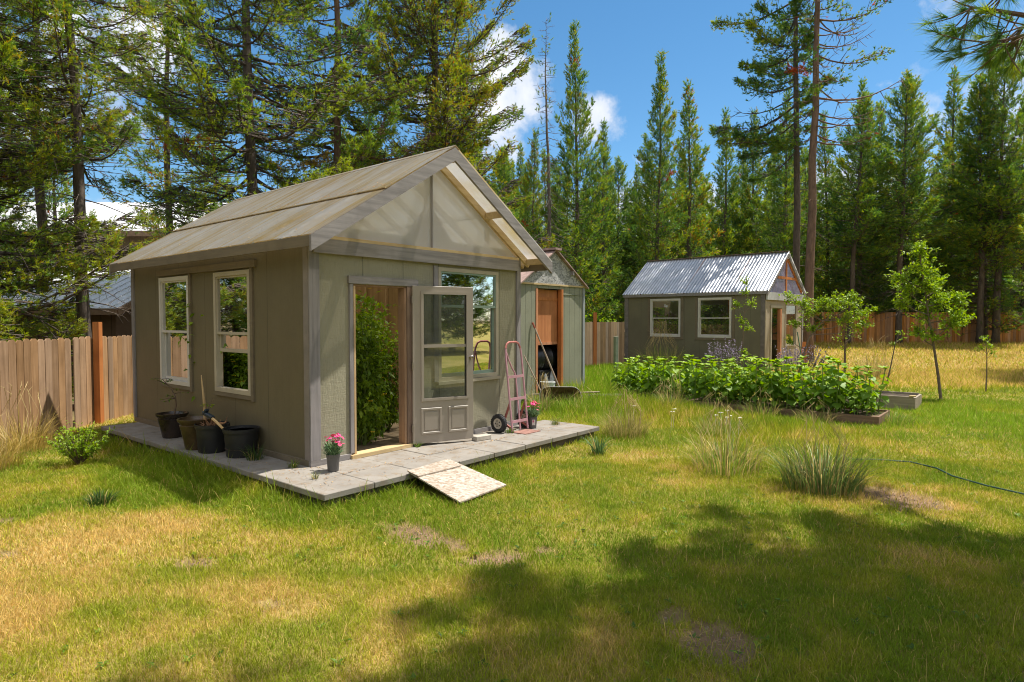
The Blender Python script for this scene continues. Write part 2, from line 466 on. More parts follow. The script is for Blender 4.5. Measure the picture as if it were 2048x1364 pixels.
def dry_mask(x, y):
    n = fbm(x, y, .9, 70, 4); n2 = fbm(x, y, 3.2, 80, 3)
    d = .27 + 1.0*(n-.5) + .9*(n2-.5)
    d = d + .60*np.clip(1-blob(x, y, -3.1, 5.3, 1.6, .9), 0, 1) + .50*np.clip(1-blob(x, y, -3.4, 4.2, 3.2, 2.4), 0, 1) + .28*np.clip(1-blob(x, y, -5.5, 7.0, 2.0, 2.2), 0, 1)
    d = d + .35*np.clip(1-blob(x, y, 1.3, 8.3, 1.3, .8, .6), 0, 1) + .45*np.clip(1-blob(x, y, 3.9, 6.5, 1.2, .9), 0, 1) + .30*np.clip(1-blob(x, y, 2.4, 11.3, 2.2, .9, -.6), 0, 1)
    d = d - .38*np.clip(1-blob(x, y, 8.5, 11.5, 4.5, 4.0), 0, 1) - .35*np.clip(1-blob(x, y, -4.0, 6.9, 1.6, 1.2, -.7), 0, 1) - .3*np.clip(1-blob(x, y, -1.2, 6.2, 1.6, .5, .5), 0, 1)
    d = d - .55*np.clip(1-blob(x, y, 3.0, 17.5, 3.0, 6.5, -.3), 0, 1)*1.4
    field = sstep(14.6, 16.8, y + 1.2*(n-.5)*2 - .12*(x-10))*sstep(5.0, 8.5, x)
    d = np.maximum(d*(1-field), field*(.80+.5*(n2-.5)))
    d = np.where(x < -6.9, np.maximum(d, .7), d)
    return np.clip(d, 0, 1)
GREEN = np.array((.205,.285,.014)); LUSH = np.array((.245,.375,.018)); STRAW = np.array((.64,.455,.145)); OLIVE = np.array((.400,.395,.026))
def grass_col(x, y, rs):
    d = dry_mask(x, y)
    lush = np.clip(1-blob(x, y, 8.5, 11.5, 5.0, 4.5), 0, 1)*.9 + 1.3*np.clip(1.2-blob(x, y, 3.0, 17.0, 3.0, 7.0, -.3), 0, 1) + .25*fbm(x,y,1.5,33)
    lush = np.clip(lush, 0, 1)[:,None]
    g = GREEN*(1-lush) + LUSH*lush
    c1 = g + (OLIVE-g)*np.clip(d*2.0-.25, 0, 1)[:,None]
    isdry = (rs.random(len(x)) < np.clip((d-.40)*1.5, .04, .93))[:,None]
    c = np.where(isdry, STRAW*(1+.35*(rs.random((len(x),1))-.5)), c1)
    return np.clip(c*(.72+.56*rs.random((len(x),1))), 0, 1)

# ------------------------------------------------------------------ ground sheet
def lines(a, b, dense_a, dense_b, step, grow=1.25):
    q = list(np.arange(dense_a, dense_b+1e-6, step)); s = step
    x = q[0]
    while x > a:
        s *= grow; x -= s; q.insert(0, x)
    s = step; x = q[-1]
    while x < b:
        s *= grow; x += s; q.append(x)
    return np.array(q)
gx = lines(-600, 600, -11, 13, .11); gy = lines(-60, 900, 1.5, 20, .11)
X, Y = np.meshgrid(gx, gy); xf = X.ravel(); yf = Y.ravel()
zf = ground_z(xf, yf)-.028*soil_mask(xf, yf)*(yf < 20)
rs = np.random.default_rng(5)
dm = dry_mask(xf, yf)[:,None]; sm = soil_mask(xf, yf)[:,None]
thatch = np.array((.210,.205,.026))*(1-dm) + np.array((.52,.38,.14))*dm
earth = np.array((.30,.19,.12))*(.75+.5*fbm(xf, yf, 3.0, 90)[:,None])
gc = thatch*(1-sm) + earth*sm
forest = (sstep(33, 38, yf)*sstep(0,6,xf) + sstep(-7.2,-8.5,xf))[:,None].clip(0,1)
gc = gc*(1-forest) + np.array((.16,.12,.06))*forest
nx, ny = len(gx), len(gy)
idx = np.arange(nx*ny).reshape(ny, nx)
quads = np.stack([idx[:-1,:-1], idx[:-1,1:], idx[1:,1:], idx[1:,:-1]], -1).reshape(-1, 4)
m, nt2, out = newmat('ground_earth')
a = N(nt2, 'Attribute', attribute_name='Col'); co = OBJCO(nt2)
n = NOISE(nt2, co, 9, 6, .7); n2 = NOISE(nt2, co, 60, 3, .7)
c = MIXC(nt2, RAMP(nt2, n, [(.35,.45),(.7,0.0)]), a.outputs['Color'], (.10,.08,.03))
c = MIXC(nt2, RAMP(nt2, n2, [(.55,0.0),(.8,.3)]), c, (.42,.29,.12))
PBSDF(nt2, out, c, .95, 0, .1, BUMP(nt2, MATH(nt2,'ADD',n,n2), .9, .02))
g = np_mesh('ground', np.stack([xf, yf, zf], 1), quads, 4, m, attrs={'Col': gc}, smooth=True)
tag(g, 'dry lawn ground running from the foreground to the pine wood', kind='structure')

# ------------------------------------------------------------------ grass
def to_shed(x, y): 
    dx = x-O1[0]; dy = y-O1[1]
    return dx*U[0]+dy*U[1], dx*V[0]+dy*V[1]
S2O = np.array([8.498, 21.197]); TH2 = R(47.19)
S3O = np.array([1.70, 15.0])
BEDA = np.array([2.11, 14.07]); BEDD = np.array([.769,-.639]); BEDN = np.array([.639,.769]); BEDL = 5.35; BEDW = 1.05
def blocked(x, y):
    s, t = to_shed(x, y)
    b = (s > -.52) & (s < 4.25) & (t > -1.02) & (t < 5.0)
    s2 = (x-S2O[0])*math.cos(TH2)+(y-S2O[1])*math.sin(TH2); t2 = -(x-S2O[0])*math.sin(TH2)+(y-S2O[1])*math.cos(TH2)
    b |= (s2 > 0) & (s2 < 3.66) & (t2 > 0) & (t2 < 5.5)
    s3 = (x-S3O[0])*U[0]+(y-S3O[1])*U[1]; t3 = (x-S3O[0])*V[0]+(y-S3O[1])*V[1]
    b |= (s3 > -2.45) & (s3 < 0) & (t3 > 0) & (t3 < 3)
    p = (x-BEDA[0])*BEDD[0]+(y-BEDA[1])*BEDD[1]; q = (x-BEDA[0])*BEDN[0]+(y-BEDA[1])*BEDN[1]
    b |= (p > 0) & (p < BEDL) & (q > 0) & (q < BEDW)
    # the strand board ramp
    c, s_ = math.cos(-.55), math.sin(-.55)
    b |= (s > .2) & (s < 1.2) & (t > -1.95) & (t < -1.0) & (blob(x, y, -.57, 6.72, 10, 10) < 1) & inquad(x, y)
    return b
RAMPQ = np.array([(-1.095,6.645),(-.712,7.23),(-.059,6.66),(-.502,6.034)])
def inquad(x, y):
    r = np.ones_like(x, bool)
    for i in range(4):
        a = RAMPQ[i]; b = RAMPQ[(i+1)%4]
        r &= ((b[0]-a[0])*(y-a[1])-(b[1]-a[1])*(x-a[0])) < 0
    return r
def blades5(x, y, z, h, w, lean, col, rs):
    n = len(x); th = rs.random(n)*6.283; ph = rs.random(n)*6.283
    wx = np.cos(th)*w/2; wy = np.sin(th)*w/2
    lx = np.cos(ph)*lean*h; ly = np.sin(ph)*lean*h
    P = np.zeros((n,5,3), np.float32)
    P[:,0] = np.stack([x-wx, y-wy, z], 1); P[:,1] = np.stack([x+wx, y+wy, z], 1)
    P[:,2] = np.stack([x+wx*.8+lx*.3, y+wy*.8+ly*.3, z+h*.58], 1); P[:,3] = np.stack([x-wx*.8+lx*.3, y-wy*.8+ly*.3, z+h*.58], 1)
    P[:,4] = np.stack([x+lx, y+ly, z+h*np.sqrt(np.clip(1-.5*lean**2,.2,1))], 1)
    b = np.arange(n)[:,None]*5
    li = (b + np.array([0,1,2,3,3,2,4])).ravel()
    nper = np.tile([4,3], n)
    C = np.repeat(col[:,None,:], 5, 1); C[:,4] *= 1.08
    return P.reshape(-1,3), li, nper, C.reshape(-1,3)
def blades3(x, y, z, h, w, lean, col, rs):
    n = len(x); th = rs.random(n)*6.283; ph = rs.random(n)*6.283
    wx = np.cos(th)*w/2; wy = np.sin(th)*w/2
    P = np.zeros((n,3,3), np.float32)
    P[:,0] = np.stack([x-wx, y-wy, z], 1); P[:,1] = np.stack([x+wx, y+wy, z], 1)
    P[:,2] = np.stack([x+np.cos(ph)*lean*h, y+np.sin(ph)*lean*h, z+h*np.sqrt(np.clip(1-.5*lean**2,.2,1))], 1)
    return P.reshape(-1,3), np.arange(n*3), np.full(n,3), np.repeat(col,3,0)
def join(parts):
    vs=[];ls=[];ns=[];cs=[];o=0
    for v,l,n_,c in parts:
        vs.append(v); ls.append(l+o); ns.append(n_); cs.append(c); o+=len(v)
    return np.concatenate(vs), np.concatenate(ls), np.concatenate(ns), np.concatenate(cs)
def scatter(ya, yb, n, rs, side=1.0):
    y = np.sqrt(rs.random(n)*(yb**2-ya**2)+ya**2)
    x = (rs.random(n)*2-1)*y*side
    return x, y
M_GRASS = colattr('grass_blades', .42, .6, .25)
rs = np.random.default_rng(11)
parts = []; tall = []; field = []
for (ya, yb, n, five, w) in ((1.6,4.5,330000,True,.0036),(4.5,8,370000,True,.0054),(8,14,350000,False,.011),(14,22,200000,False,.019),(22,37,160000,False,.032)):
    x, y = scatter(ya, yb, n, rs, 1.4 if yb < 20 else 1.25)
    sm = soil_mask(x, y)
    s, t = to_shed(x, y)
    dens = .55+.9*fbm(x, y, 2.5, 21, 3)
    keep = (rs.random(n) > sm*.86) & (rs.random(n) < dens) & ~blocked(x, y) & (x > -7.2)
    x = x[keep]; y = y[keep]; s = s[keep]; t = t[keep]; n = len(x)
    d = dry_mask(x, y)
    h = (.028+.026*rs.random(n)+.05*(rs.random(n)<.02))*(.75+.7*fbm(x, y, 1.6, 23, 3))
    edge = np.clip(1-np.maximum(np.maximum(-.57-s, s-4.3), np.maximum(-1.08-t, t-5))/.55, 0, 1)     # unmown strip along the pavers
    h = h*(1+2.2*edge*rs.random(n)*np.where(s < -.4, 1.0, .7))
    g1 = np.clip(1-blob(x, y, 8.5, 11.5, 4.5, 4.0), 0, 1)
    g2 = np.clip(np.maximum(1.25-blob(x, y, 3.0, 17.5, 2.8, 6.0, -.25), 1.2-blob(x, y, 1.7, 13.9, 1.5, 1.6, -.6)), 0, 1)
    g3 = np.clip(1.2-blob(x, y, 2.6, 11.9, 3.6, 1.3, -.68), 0, 1)       # rough grass before the bed
    g5 = np.clip(1.1-blob(x, y, 3.6, 9.3, 2.8, 2.6, -.4), 0, 1)
    g4 = np.clip(1-blob(x, y, -3.9, 7.3, 1.7, 1.1, -.7), 0, 1)
    h = h*(1+1.6*g1*rs.random(n)) + .55*g2*rs.random(n) + .20*g3*rs.random(n)**2*1.3 + .16*g4*rs.random(n) + .13*g5*rs.random(n)**2
    fl = sstep(14.6, 16.8, y)*sstep(5.0, 8.5, x)
    h = h + .14*fl*rs.random(n) + .20*sstep(30,33,y)*rs.random(n)
    c = grass_col(x, y, rs)
    lean = .25+.75*rs.random(n)
    wv = w*(.7+.6*rs.random(n))*(1+.5*(h>.15))
    z = ground_z(x, y)-.004
    isf = (fl > .5)
    is_t = (h > .16) & ~isf
    for msk, dst in ((~isf & ~is_t, parts), (is_t, tall), (isf, field)):
        if msk.sum() == 0: continue
        fn = blades5 if five else blades3
        dst.append(fn(x[msk], y[msk], z[msk], h[msk], wv[msk], lean[msk]*(.7 if dst is tall else 1), c[msk], rs))
# dead straw lying on the bare patches, stray dry stalks standing in the turf
x, y = scatter(2.2, 9, 260000, rs, .98); sm = soil_mask(x, y)
k_ = (sm > .25) & (rs.random(len(x)) < .5); x = x[k_]; y = y[k_]; n = len(x)
cs = np.where((rs.random(n) < .45)[:,None], np.array((.50,.36,.20)), np.array((.22,.14,.09)))*(.6+.7*rs.random((n,1)))
P_, l_, n_, c_ = blades3(x, y, ground_z(x, y)+.002, .02+.05*rs.random(n)**2, np.full(n,.004), np.full(n,1.35), cs, rs)
parts.append((P_, l_, n_, c_))
x, y = scatter(2.2, 12, 5200, rs, .98); k_ = ~blocked(x, y) & (x > -6.9); x = x[k_]; y = y[k_]; n = len(x)
parts.append(blades5(x, y, ground_z(x, y), .07+.13*rs.random(n)**2, np.full(n,.0032), .3+.9*rs.random(n), STRAW*(.7+.5*rs.random((n,1))), rs))
for nm, lab, pp in (('lawn_grass','short mown lawn, green with straw coloured patches',parts),('tall_grass','tall bright green uncut grass between the sheds and bed',tall),('field_grass','golden dry grass of the field before the far fence',field)):
    v, l, n_, c = join(pp)
    o = np_mesh(nm, v, l, n_, M_GRASS, attrs={'Col': c})
    tag(o, lab, 'grass', kind='stuff')
# ------------------------------------------------------------------ shared materials
TAUPE = (.245,.205,.135)
M_side_y = siding('olive_siding_long_shaded', (.150,.125,.075), 'Y', .81, emboss=.4)  # same paint as the front, darkened: the wall's shade is in the colour
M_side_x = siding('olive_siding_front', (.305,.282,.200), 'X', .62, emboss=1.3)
M_trim = wood('weathered_grey_trim', (.30,.275,.265), (.18,.165,.16), 'X', 1.0, .2)
M_trimz = wood('weathered_grey_post', (.30,.275,.27), (.18,.165,.165), 'Z', 1.0, .2)
M_taupe = wood('taupe_trim', (.20,.16,.105), (.155,.125,.085), 'Y', 1.0, .15, bump=.2)
M_pine = wood('pale_pine_lumber', (.62,.47,.25), (.42,.29,.13), 'X', 1.0, .25)
M_pinez = wood('pale_pine_stud', (.60,.42,.22), (.42,.27,.12), 'Z', 1.0, .25)
M_orange = wood('orange_cedar_post', (.55,.20,.045), (.36,.11,.025), 'Z', .8, .15)
M_jamb = wood('brown_jamb', (.36,.22,.13), (.22,.13,.075), 'Z', .8, .15)
M_inner = wood('plywood_lining', (.52,.35,.16), (.34,.21,.10), 'Z', .6, .2)
M_red_ply = wood('reddish_plywood', (.55,.24,.11), (.36,.14,.06), 'Z', .6, .2)
M_vinyl = plain('white_vinyl', (.58,.55,.50), .45, 0, .08, 3, .05)
M_cream = plain('cream_vinyl', (.42,.37,.28), .5, 0, .10, 3, .05)
M_teal = plain('teal_sash', (.25,.34,.28), .5, 0, .1, 3, 0)
M_door = plain('taupe_door_paint', (.33,.285,.235), .45, 0, .06, 2, .06)
M_knob = plain('old_steel', (.35,.30,.27), .35, .9, .2, 20, .1)
M_pane = pane_mat('window_glass', (.90,.93,.88), .0, .03)
M_pane_b = pane_mat('bright_glass', (.86,.9,.84), .10, .03)
M_pane_r = pane_mat('window_glass_dark', (.6,.66,.6), .14, .03)
M_screen = pane_mat('door_glass', (.50,.55,.50), .06, .12)
M_roof = sheet_mat('greenhouse_roof_sheet', (.54,.525,.50), (.43,.31,.12), 'Y', .30, .5, 40, .75, joint=.605)
M_gable = sheet_mat('greenhouse_gable_sheet', (.86,.885,.94), (.76,.77,.79), 'X', .16, .55, 60, .2)
def concrete(name, col):
    m, nt, out = newmat(name); co = OBJCO(nt)
    n = NOISE(nt, co, 2.2, 6, .65); n2 = NOISE(nt, co, 5.5, 6, .7); n3 = NOISE(nt, co, 120, 2)
    c = RAMP(nt, n, [(.3, sc3(col,.78)), (.7, sc3(col,1.1))])
    c = MIXC(nt, RAMP(nt, n2, [(.50,0.0),(.68,.7)]), c, (.20,.145,.09))
    c = MIXC(nt, RAMP(nt, n3, [(.6,0.0),(.75,.4)]), c, sc3(col,.5))
    PBSDF(nt, out, c, .92, 0, .15, BUMP(nt, MATH(nt,'ADD',n3,n2), .5, .003)); return m
M_conc = concrete('concrete_paver', (.27,.245,.215))
M_base = plain('dark_block_base', (.12,.10,.085), .9, 0, .3, 5, .4, 60, .1)
M_bark = None

# ------------------------------------------------------------------ windows
def window(parent, fn, u0, u1, z0, z1, fm, pm, rail=None, fw=.055, proud=.03, depth=.06, open_to=None, sash_m=None, inner=True):
    """fn(u, z, d): d positive = outwards. frame part with sash and pane sub-parts"""
    b = MB().wall(u0, u1, z0, z1, [(u0+fw, u1-fw, z0+fw, z1-fw)], -depth, proud, fn)
    fr = b.build('window', fm, parent)
    zm = rail if rail else (z0+z1)/2
    sash_m = sash_m or fm
    a0, a1 = u0+fw+.001, u1-fw-.001
    # upper light
    up = MB().wall(a0, a1, zm, z1-fw-.001, [(a0+.022, a1-.022, zm+.035, z1-fw-.024)], -.018, .012, fn).build('sash', sash_m, fr)
    MB().add([fn(a0+.02, zm+.03, -.004), fn(a1-.02, zm+.03, -.004), fn(a1-.02, z1-fw-.02, -.004), fn(a0+.02, z1-fw-.02, -.004)], [(0,1,2,3)]).build('pane', pm, fr)
    # lower, sliding light
    lo = z0+fw+.001 if open_to is None else open_to
    hi = zm+.03 if open_to is None else open_to+(zm-z0-fw)+.03
    MB().wall(a0+.004, a1-.004, lo, hi, [(a0+.035, a1-.035, lo+.045, hi-.03)], -.052, -.022, fn).build('sash', sash_m, fr)
    MB().add([fn(a0+.03, lo+.04, -.037), fn(a1-.03, lo+.04, -.037), fn(a1-.03, hi-.025, -.037), fn(a0+.03, hi-.025, -.037)], [(0,1,2,3)]).build('pane', pm, fr)
    return fr

# ------------------------------------------------------------------ greenhouse
W, LEN = 3.65, 5.02
gh = thing('greenhouse', 'taupe shed greenhouse with translucent plastic roof and open door, beside the lawn', 'greenhouse', tuple(O1), TH)
front = lambda u, z, d: (u, -d, z)
left = lambda u, z, d: (-d, u, z)
MB().wall(0, W, .05, 2.50, [(.56,1.37,.04,2.05),(1.94,3.12,.82,2.32)], -.02, 0, front).build('siding_wall', M_side_x, gh)
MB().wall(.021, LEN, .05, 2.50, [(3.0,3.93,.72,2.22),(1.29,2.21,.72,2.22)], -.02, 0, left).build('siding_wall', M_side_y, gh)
MB().wall(.021, W-.021, .05, 2.50, [], LEN-.021, LEN, lambda u, z, d: (u, d, z)).build('siding_wall', M_side_x, gh)
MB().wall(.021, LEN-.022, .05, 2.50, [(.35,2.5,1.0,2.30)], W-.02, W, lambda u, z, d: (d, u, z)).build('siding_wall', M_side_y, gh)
MB().wall(.09, W-.09, .0, 2.46, [], LEN-.12, LEN-.112, lambda u, z, d: (u, d, z)).build('wall_lining', M_inner, gh)
MB().wall(.12, LEN-.13, .0, 2.46, [(.35,2.5,1.0,2.30)], W-.12, W-.112, lambda u, z, d: (d, u, z)).build('wall_lining', M_inner, gh)
for y in (.10,.62,1.225,2.275,2.9,4.0,4.6): MB().box(.024,.112,y-.02,y+.02,.05,2.44).build('stud', M_pinez, gh)
for x in (.50,1.44,1.86,3.19): MB().box(x-.02,x+.02,.024,.112,.05,2.44).build('stud', M_pinez, gh)
for x in (.6,1.2,1.8,2.4,3.0): MB().box(x-.02,x+.02,LEN-.16,LEN-.123,.05,2.44).build('stud', M_pinez, gh)
for y in (.6,1.2,1.8,2.4,3.0,3.6,4.2): MB().box(W-.165,W-.123,y-.02,y+.02,.05,2.44).build('stud', M_pinez, gh)
MB().box(.03,W-.03,.03,LEN-.03,-.16,-.015).build('dirt_floor', plain('shed_floor_dirt', (.30,.23,.15), .95, 0, .35, 6, .6, 50, .1), gh)
MB().box(.50,1.43,-.06,.10,.0,.045).build('threshold', M_pine, gh)
# sill boards round the foot
MB().box(-.025,.52,-.025,.02,-.005,.062).build('sill_board', M_trim, gh)
MB().box(1.45,W+.02,-.025,.02,-.005,.062).build('sill_board', M_trim, gh)
MB().box(-.025,.02,.022,LEN,-.005,.062).build('sill_board', M_taupe, gh)
# corner boards
MB().box(-.022,.105,-.024,-.001,.064,2.50).build('corner_board', M_trimz, gh)
MB().box(-.024,-.001,.002,.10,.064,2.52).build('corner_board', plain('grey_brown_trim', (.22,.19,.17), .7, 0, .15, 4), gh)
MB().box(-.024,-.001,LEN-.06,LEN+.03,.064,2.52).build('corner_board', M_trimz, gh)
MB().box(W-.07,W+.024,-.024,-.001,.064,2.585).build('corner_board', M_trimz, gh)
# band board across the front with its pale ledge
MB().box(.02,W-.072,-.062,-.025,2.375,2.535).build('band_board', M_trim, gh)
MB().box(.03,W-.05,-.055,-.005,2.537,2.575).build('ledge', M_pine, gh)
# roof
ES, EZ, RS, RZ = -.267, 2.515, W/2, 3.827
SL = (RZ-EZ)/(RS-ES)
zr = lambda s: RZ - abs(s-RS)*SL
Y0, Y1 = -.454, 5.242
nrm = Vector((-SL, 0, 1)).normalized()
for sg in (-1, 1):
    X = lambda s: s if sg < 0 else 2*RS-s
    mid = RS - (RS-ES)*.52
    for (a, b, lift) in ((ES, mid+.05, .0), (mid-.03, RS-.005, .014)):
        q = [(X(a), Y0, zr(a)+lift), (X(b), Y0, zr(b)+lift), (X(b), Y1, zr(b)+lift), (X(a), Y1, zr(a)+lift)]
        MB().add(q, [(0,1,2,3)]).build('roof_sheet', M_roof, gh)
    MB().beam((X(mid-.03), Y0+.01, zr(mid-.03)+.012), (X(mid-.03), Y1-.01, zr(mid-.03)+.012), .028, .012).build('lap_strip', M_pine, gh)
    # rake boards front and back
    for ya, yb in ((Y0+.002, Y0+.038), (Y1-.04, Y1-.002)):
        d = .165
        q = [(X(ES-.0), ya, zr(ES)-.010), (X(RS)-sg*0, ya, RZ-.010), (X(RS), ya, RZ-.010-d), (X(ES)-sg*0, ya, zr(ES)-.010-d)]
        MB().prism(q, (0, yb-ya, 0)).build('rake_board', M_trim, gh)
    # eave fascia
    MB().box(min(X(ES),X(ES+.028)), max(X(ES),X(ES+.028)), Y0+.04, Y1-.042, EZ-.125, EZ-.012).build('fascia', M_taupe, gh)
    # rafters
    for k in range(9):
        y = .09 + k*.60
        MB().beam((X(ES+.03), y, zr(ES+.03)-.062), (X(RS-.02), y, zr(RS-.02)-.062), .038, .088, (0,0,1)).build('rafter', M_pine, gh)
    MB().beam((X(ES+.05), -.03, zr(ES+.05)-.062), (X(RS-.02), -.03, zr(RS-.02)-.062), .04, .088).build('rafter', M_pine, gh)
    for s_ in (ES+.10, .78, RS-.10):
        MB().box(min(X(s_),X(s_+.04)), max(X(s_),X(s_+.04)), -.414, -.052, zr(s_)-.10, zr(s_)-.012).build('lookout', M_pine, gh)
MB().beam((RS, Y0+.04, RZ-.09), (RS, Y1-.04, RZ-.09), .038, .13).build('ridge_beam', M_pine, gh)
MB().prism([(RS-.07, Y0, zr(RS-.07)+.022), (RS, Y0, RZ+.022), (RS+.07, Y0, zr(RS-.07)+.022), (RS+.07, Y0, zr(RS-.07)+.016), (RS, Y0, RZ+.016), (RS-.07, Y0, zr(RS-.07)+.016)], (0, Y1-Y0, 0)).build('ridge_cap', M_roof, gh)
MB().add([(W-.03,.34,.98),(W-.03,2.52,.98),(W-.03,2.52,2.32),(W-.03,.34,2.32)],[(0,1,2,3)]).build('added_light_sheet', M_gable, gh)  # unseen translucent panel added in the right wall to light the interior
# gable ends in plastic, timber seen through them
for yy in (-.004, LEN-.02):
    q = [(.06, yy, 2.578), (W-.06, yy, 2.578), (RS, yy, RZ-.075)]
    MB().add(q, [(0,1,2)]).build('gable_sheet', M_gable, gh)
for yy in (.03, LEN-.09):
    zc = lambda s: zr(s)-.115
    MB().box(RS-.055,RS+.045,yy,yy+.05,2.50,RZ-.16).build('king_post', M_pinez, gh)
    MB().box(.12,W-.12,yy,yy+.05,2.50,2.70).build('tie_plate', M_pine, gh)
    for sx in (.62, W-.62): MB().box(sx-.04,sx+.04,yy+.051,yy+.09,2.50,zc(sx)).build('stud', M_pinez, gh)
    for k in (-1, 1):
        MB().prism([(RS+k*.05, yy+.004, 2.70), (RS+k*.42, yy+.004, 2.70), (RS+k*.05, yy+.004, 3.12)], (0,.03,0)).build('gusset', M_inner, gh)
# the single batten in front of the gable sheet
MB().box(RS-.016,RS+.012,-.016,-.004,2.58,RZ-.10).build('batten', M_trimz, gh)
# doorway trim
MB().box(.505,.555,-.026,-.001,.064,2.052).build('door_casing', M_trimz, gh)
MB().box(.563,.59,-.02,.10,.046,2.03).build('door_jamb', M_pinez, gh)
MB().box(1.335,1.367,-.02,.10,.046,2.03).build('door_jamb', M_jamb, gh)
MB().box(1.375,1.47,-.03,-.001,.0,2.052).build('door_casing', wood('brown_casing', (.30,.20,.14), (.17,.11,.08), 'Z'), gh)
MB().box(.49,1.56,-.034,-.001,2.056,2.145).build('door_header', M_trim, gh)
MB().box(.563,1.367,.0,.10,2.031,2.049).build('door_jamb', M_jamb, gh)
# front window
window(gh, front, 1.93, 3.15, .80, 2.335, M_cream, M_pane, 1.80, .05, .022, .06, sash_m=M_teal)
MB().box(1.85,1.925,-.022,-.001,.80,2.35).build('window_casing', M_trimz, gh)
MB().box(1.90,3.18,-.05,-.001,.755,.797).build('window_sill', M_cream, gh)
# side windows
window(gh, left, 2.97, 3.955, .69, 2.25, M_vinyl, M_pane_r, 1.44, .055, .03, .06)
window(gh, left, 1.275, 2.215, .69, 2.25, M_cream, M_pane, 1.44, .055, .03, .06, open_to=1.21)
MB().box(-.036,-.001,1.13,4.01,2.275,2.36).build('window_header', M_taupe, gh)
for ya in (2.91, 1.215): MB().box(-.026,-.001,ya,ya+.058,.62,2.273).build('window_casing', M_taupe, gh)
for ya, yb in ((2.97,3.96),(1.275,2.22)): MB().box(-.026,-.001,ya,yb,.635,.688).build('window_sill', M_taupe, gh)
# the open door leaf
dl = bpy.data.objects.new('door', None)
DW, DH, DT = .86, 2.03, .04
f = lambda u, z, d: (u, -d, z)
dmb = MB().wall(0, DW, 0, DH, [(.125,.775,.56,1.945)], -DT/2, DT/2, f)
door = dmb.build('door', M_door, gh, bevel=.003)
door.location = (1.435, -.052, .035); door.rotation_euler = (0, 0, -R(20))
for (a, b, c, d_) in ((.11,.79,.545,1.96),):
    for sgn in (1,-1):
        y_ = DT/2*sgn
        MB().wall(a, b, c, d_, [(a+.035,b-.035,c+.035,d_-.035)], y_, y_+.014*sgn, f).build('moulding', M_door, door)
MB().wall(.125,.775,1.235,1.275,[],-.012,.012,f).build('glazing_bar', M_door, door)
for z0, z1 in ((.56,1.235),(1.275,1.945)):
    MB().add([f(.125,z0,0),f(.775,z0,0),f(.775,z1,0),f(.125,z1,0)],[(0,1,2,3)]).build('pane', M_screen, door)
for a, b in ((.105,.395),(.49,.78)):
    MB().wall(a, b, .115, .455, [(a+.03,b-.03,.145,.425)], DT/2, DT/2+.014, f).build('raised_panel', M_door, door, bevel=.004)
    MB().wall(a+.05, b-.05, .165, .405, [], DT/2, DT/2+.008, f).build('raised_panel', M_door, door, bevel=.004)
Mx = Matrix.Rotation(R(90), 3, 'X')
MB().lathe([(.0,.0),(.024,.0),(.024,.006),(.010,.010),(.010,.035),(.024,.045),(.026,.06),(.016,.07),(0,.072)], 14, (.815,-DT/2,1.10), Mx).build('handle', M_knob, door, True)
for z in (.2,1.0,1.85): MB().box(-.014,.004,-DT/2-.006,DT/2+.004,z-.045,z+.045).build('hinge', M_knob, door)

# ------------------------------------------------------------------ paver walk round the greenhouse
pv = thing('paver_walkway', 'pale concrete paver walkway on dark blocks round the taupe greenhouse', 'walkway', tuple(O1), TH)
rp_ = random.Random(3)
def paver(x0, x1, y0, y1):
    j = .004; dz = rp_.uniform(-.004, .003)
    MB().box(x0+j, x1-j, y0+j, y1-j, -.062+dz, dz).build('paver', M_conc, pv, bevel=.006)
xs = [-.57,.02,.63,1.24,1.85,2.46,3.07,3.68,4.29]
for i in range(8):
    paver(xs[i], xs[i+1], -1.085, -.555); paver(xs[i], xs[i+1], -.555, -.028)
ys = [-.028,.58,1.19,1.80,2.41,3.02,3.63,4.24,4.80]
for i in range(8): paver(-.57, -.03, ys[i], ys[i+1])
MB().box(-.50,4.22,-1.02,-.03,-.22,-.068).build('block_base', M_base, pv)
MB().box(-.50,-.03,-.029,4.74,-.22,-.068).build('block_base', M_base, pv)

# strand board ramp, two pieces
M_osb = osb('weathered_strand_board', (.40,.345,.285), (.27,.205,.15), (.48,.43,.375), 30)
def slab(name, pts, th, lab, m):
    o = MB().prism(pts, (0,0,-th)).build(name, m)
    return tag(o, lab, 'board')
A_, B_, C_, D_ = (-1.095,6.645,.19), (-.712,7.23,.192), (-.059,6.66,.05), (-.502,6.034,.045)
slab('strand_board', [A_, B_, C_, D_], .014, 'large bleached strand board sloping from the pavers down to the grass', M_osb)
def lerp(a, b, t): return tuple(a[i]+(b[i]-a[i])*t for i in range(3))
up = lambda p: (p[0], p[1], p[2]+.016)
slab('strand_board', [up(lerp(A_,B_,-.03)), up(lerp(A_,B_,.92)), up(lerp(lerp(A_,B_,.92),lerp(D_,C_,.92),.26)), up(lerp(lerp(A_,B_,.5),lerp(D_,C_,.5),.24)), up(lerp(A_,D_,.20))], .013, 'smaller broken strand board lying on top of the sloping board', M_osb)
# loose block
o = MB().box(-.13,.13,-.055,.055,0,.062).build('paving_block', plain('buff_block', (.42,.38,.32), .9, 0, .15, 8, .4), None, bevel=.006)
o.location = tuple(w1(2.36, -.40)); o.rotation_euler = (0,0,TH+R(-8)); tag(o, 'small loose concrete block on the pavers under the open door', 'block')
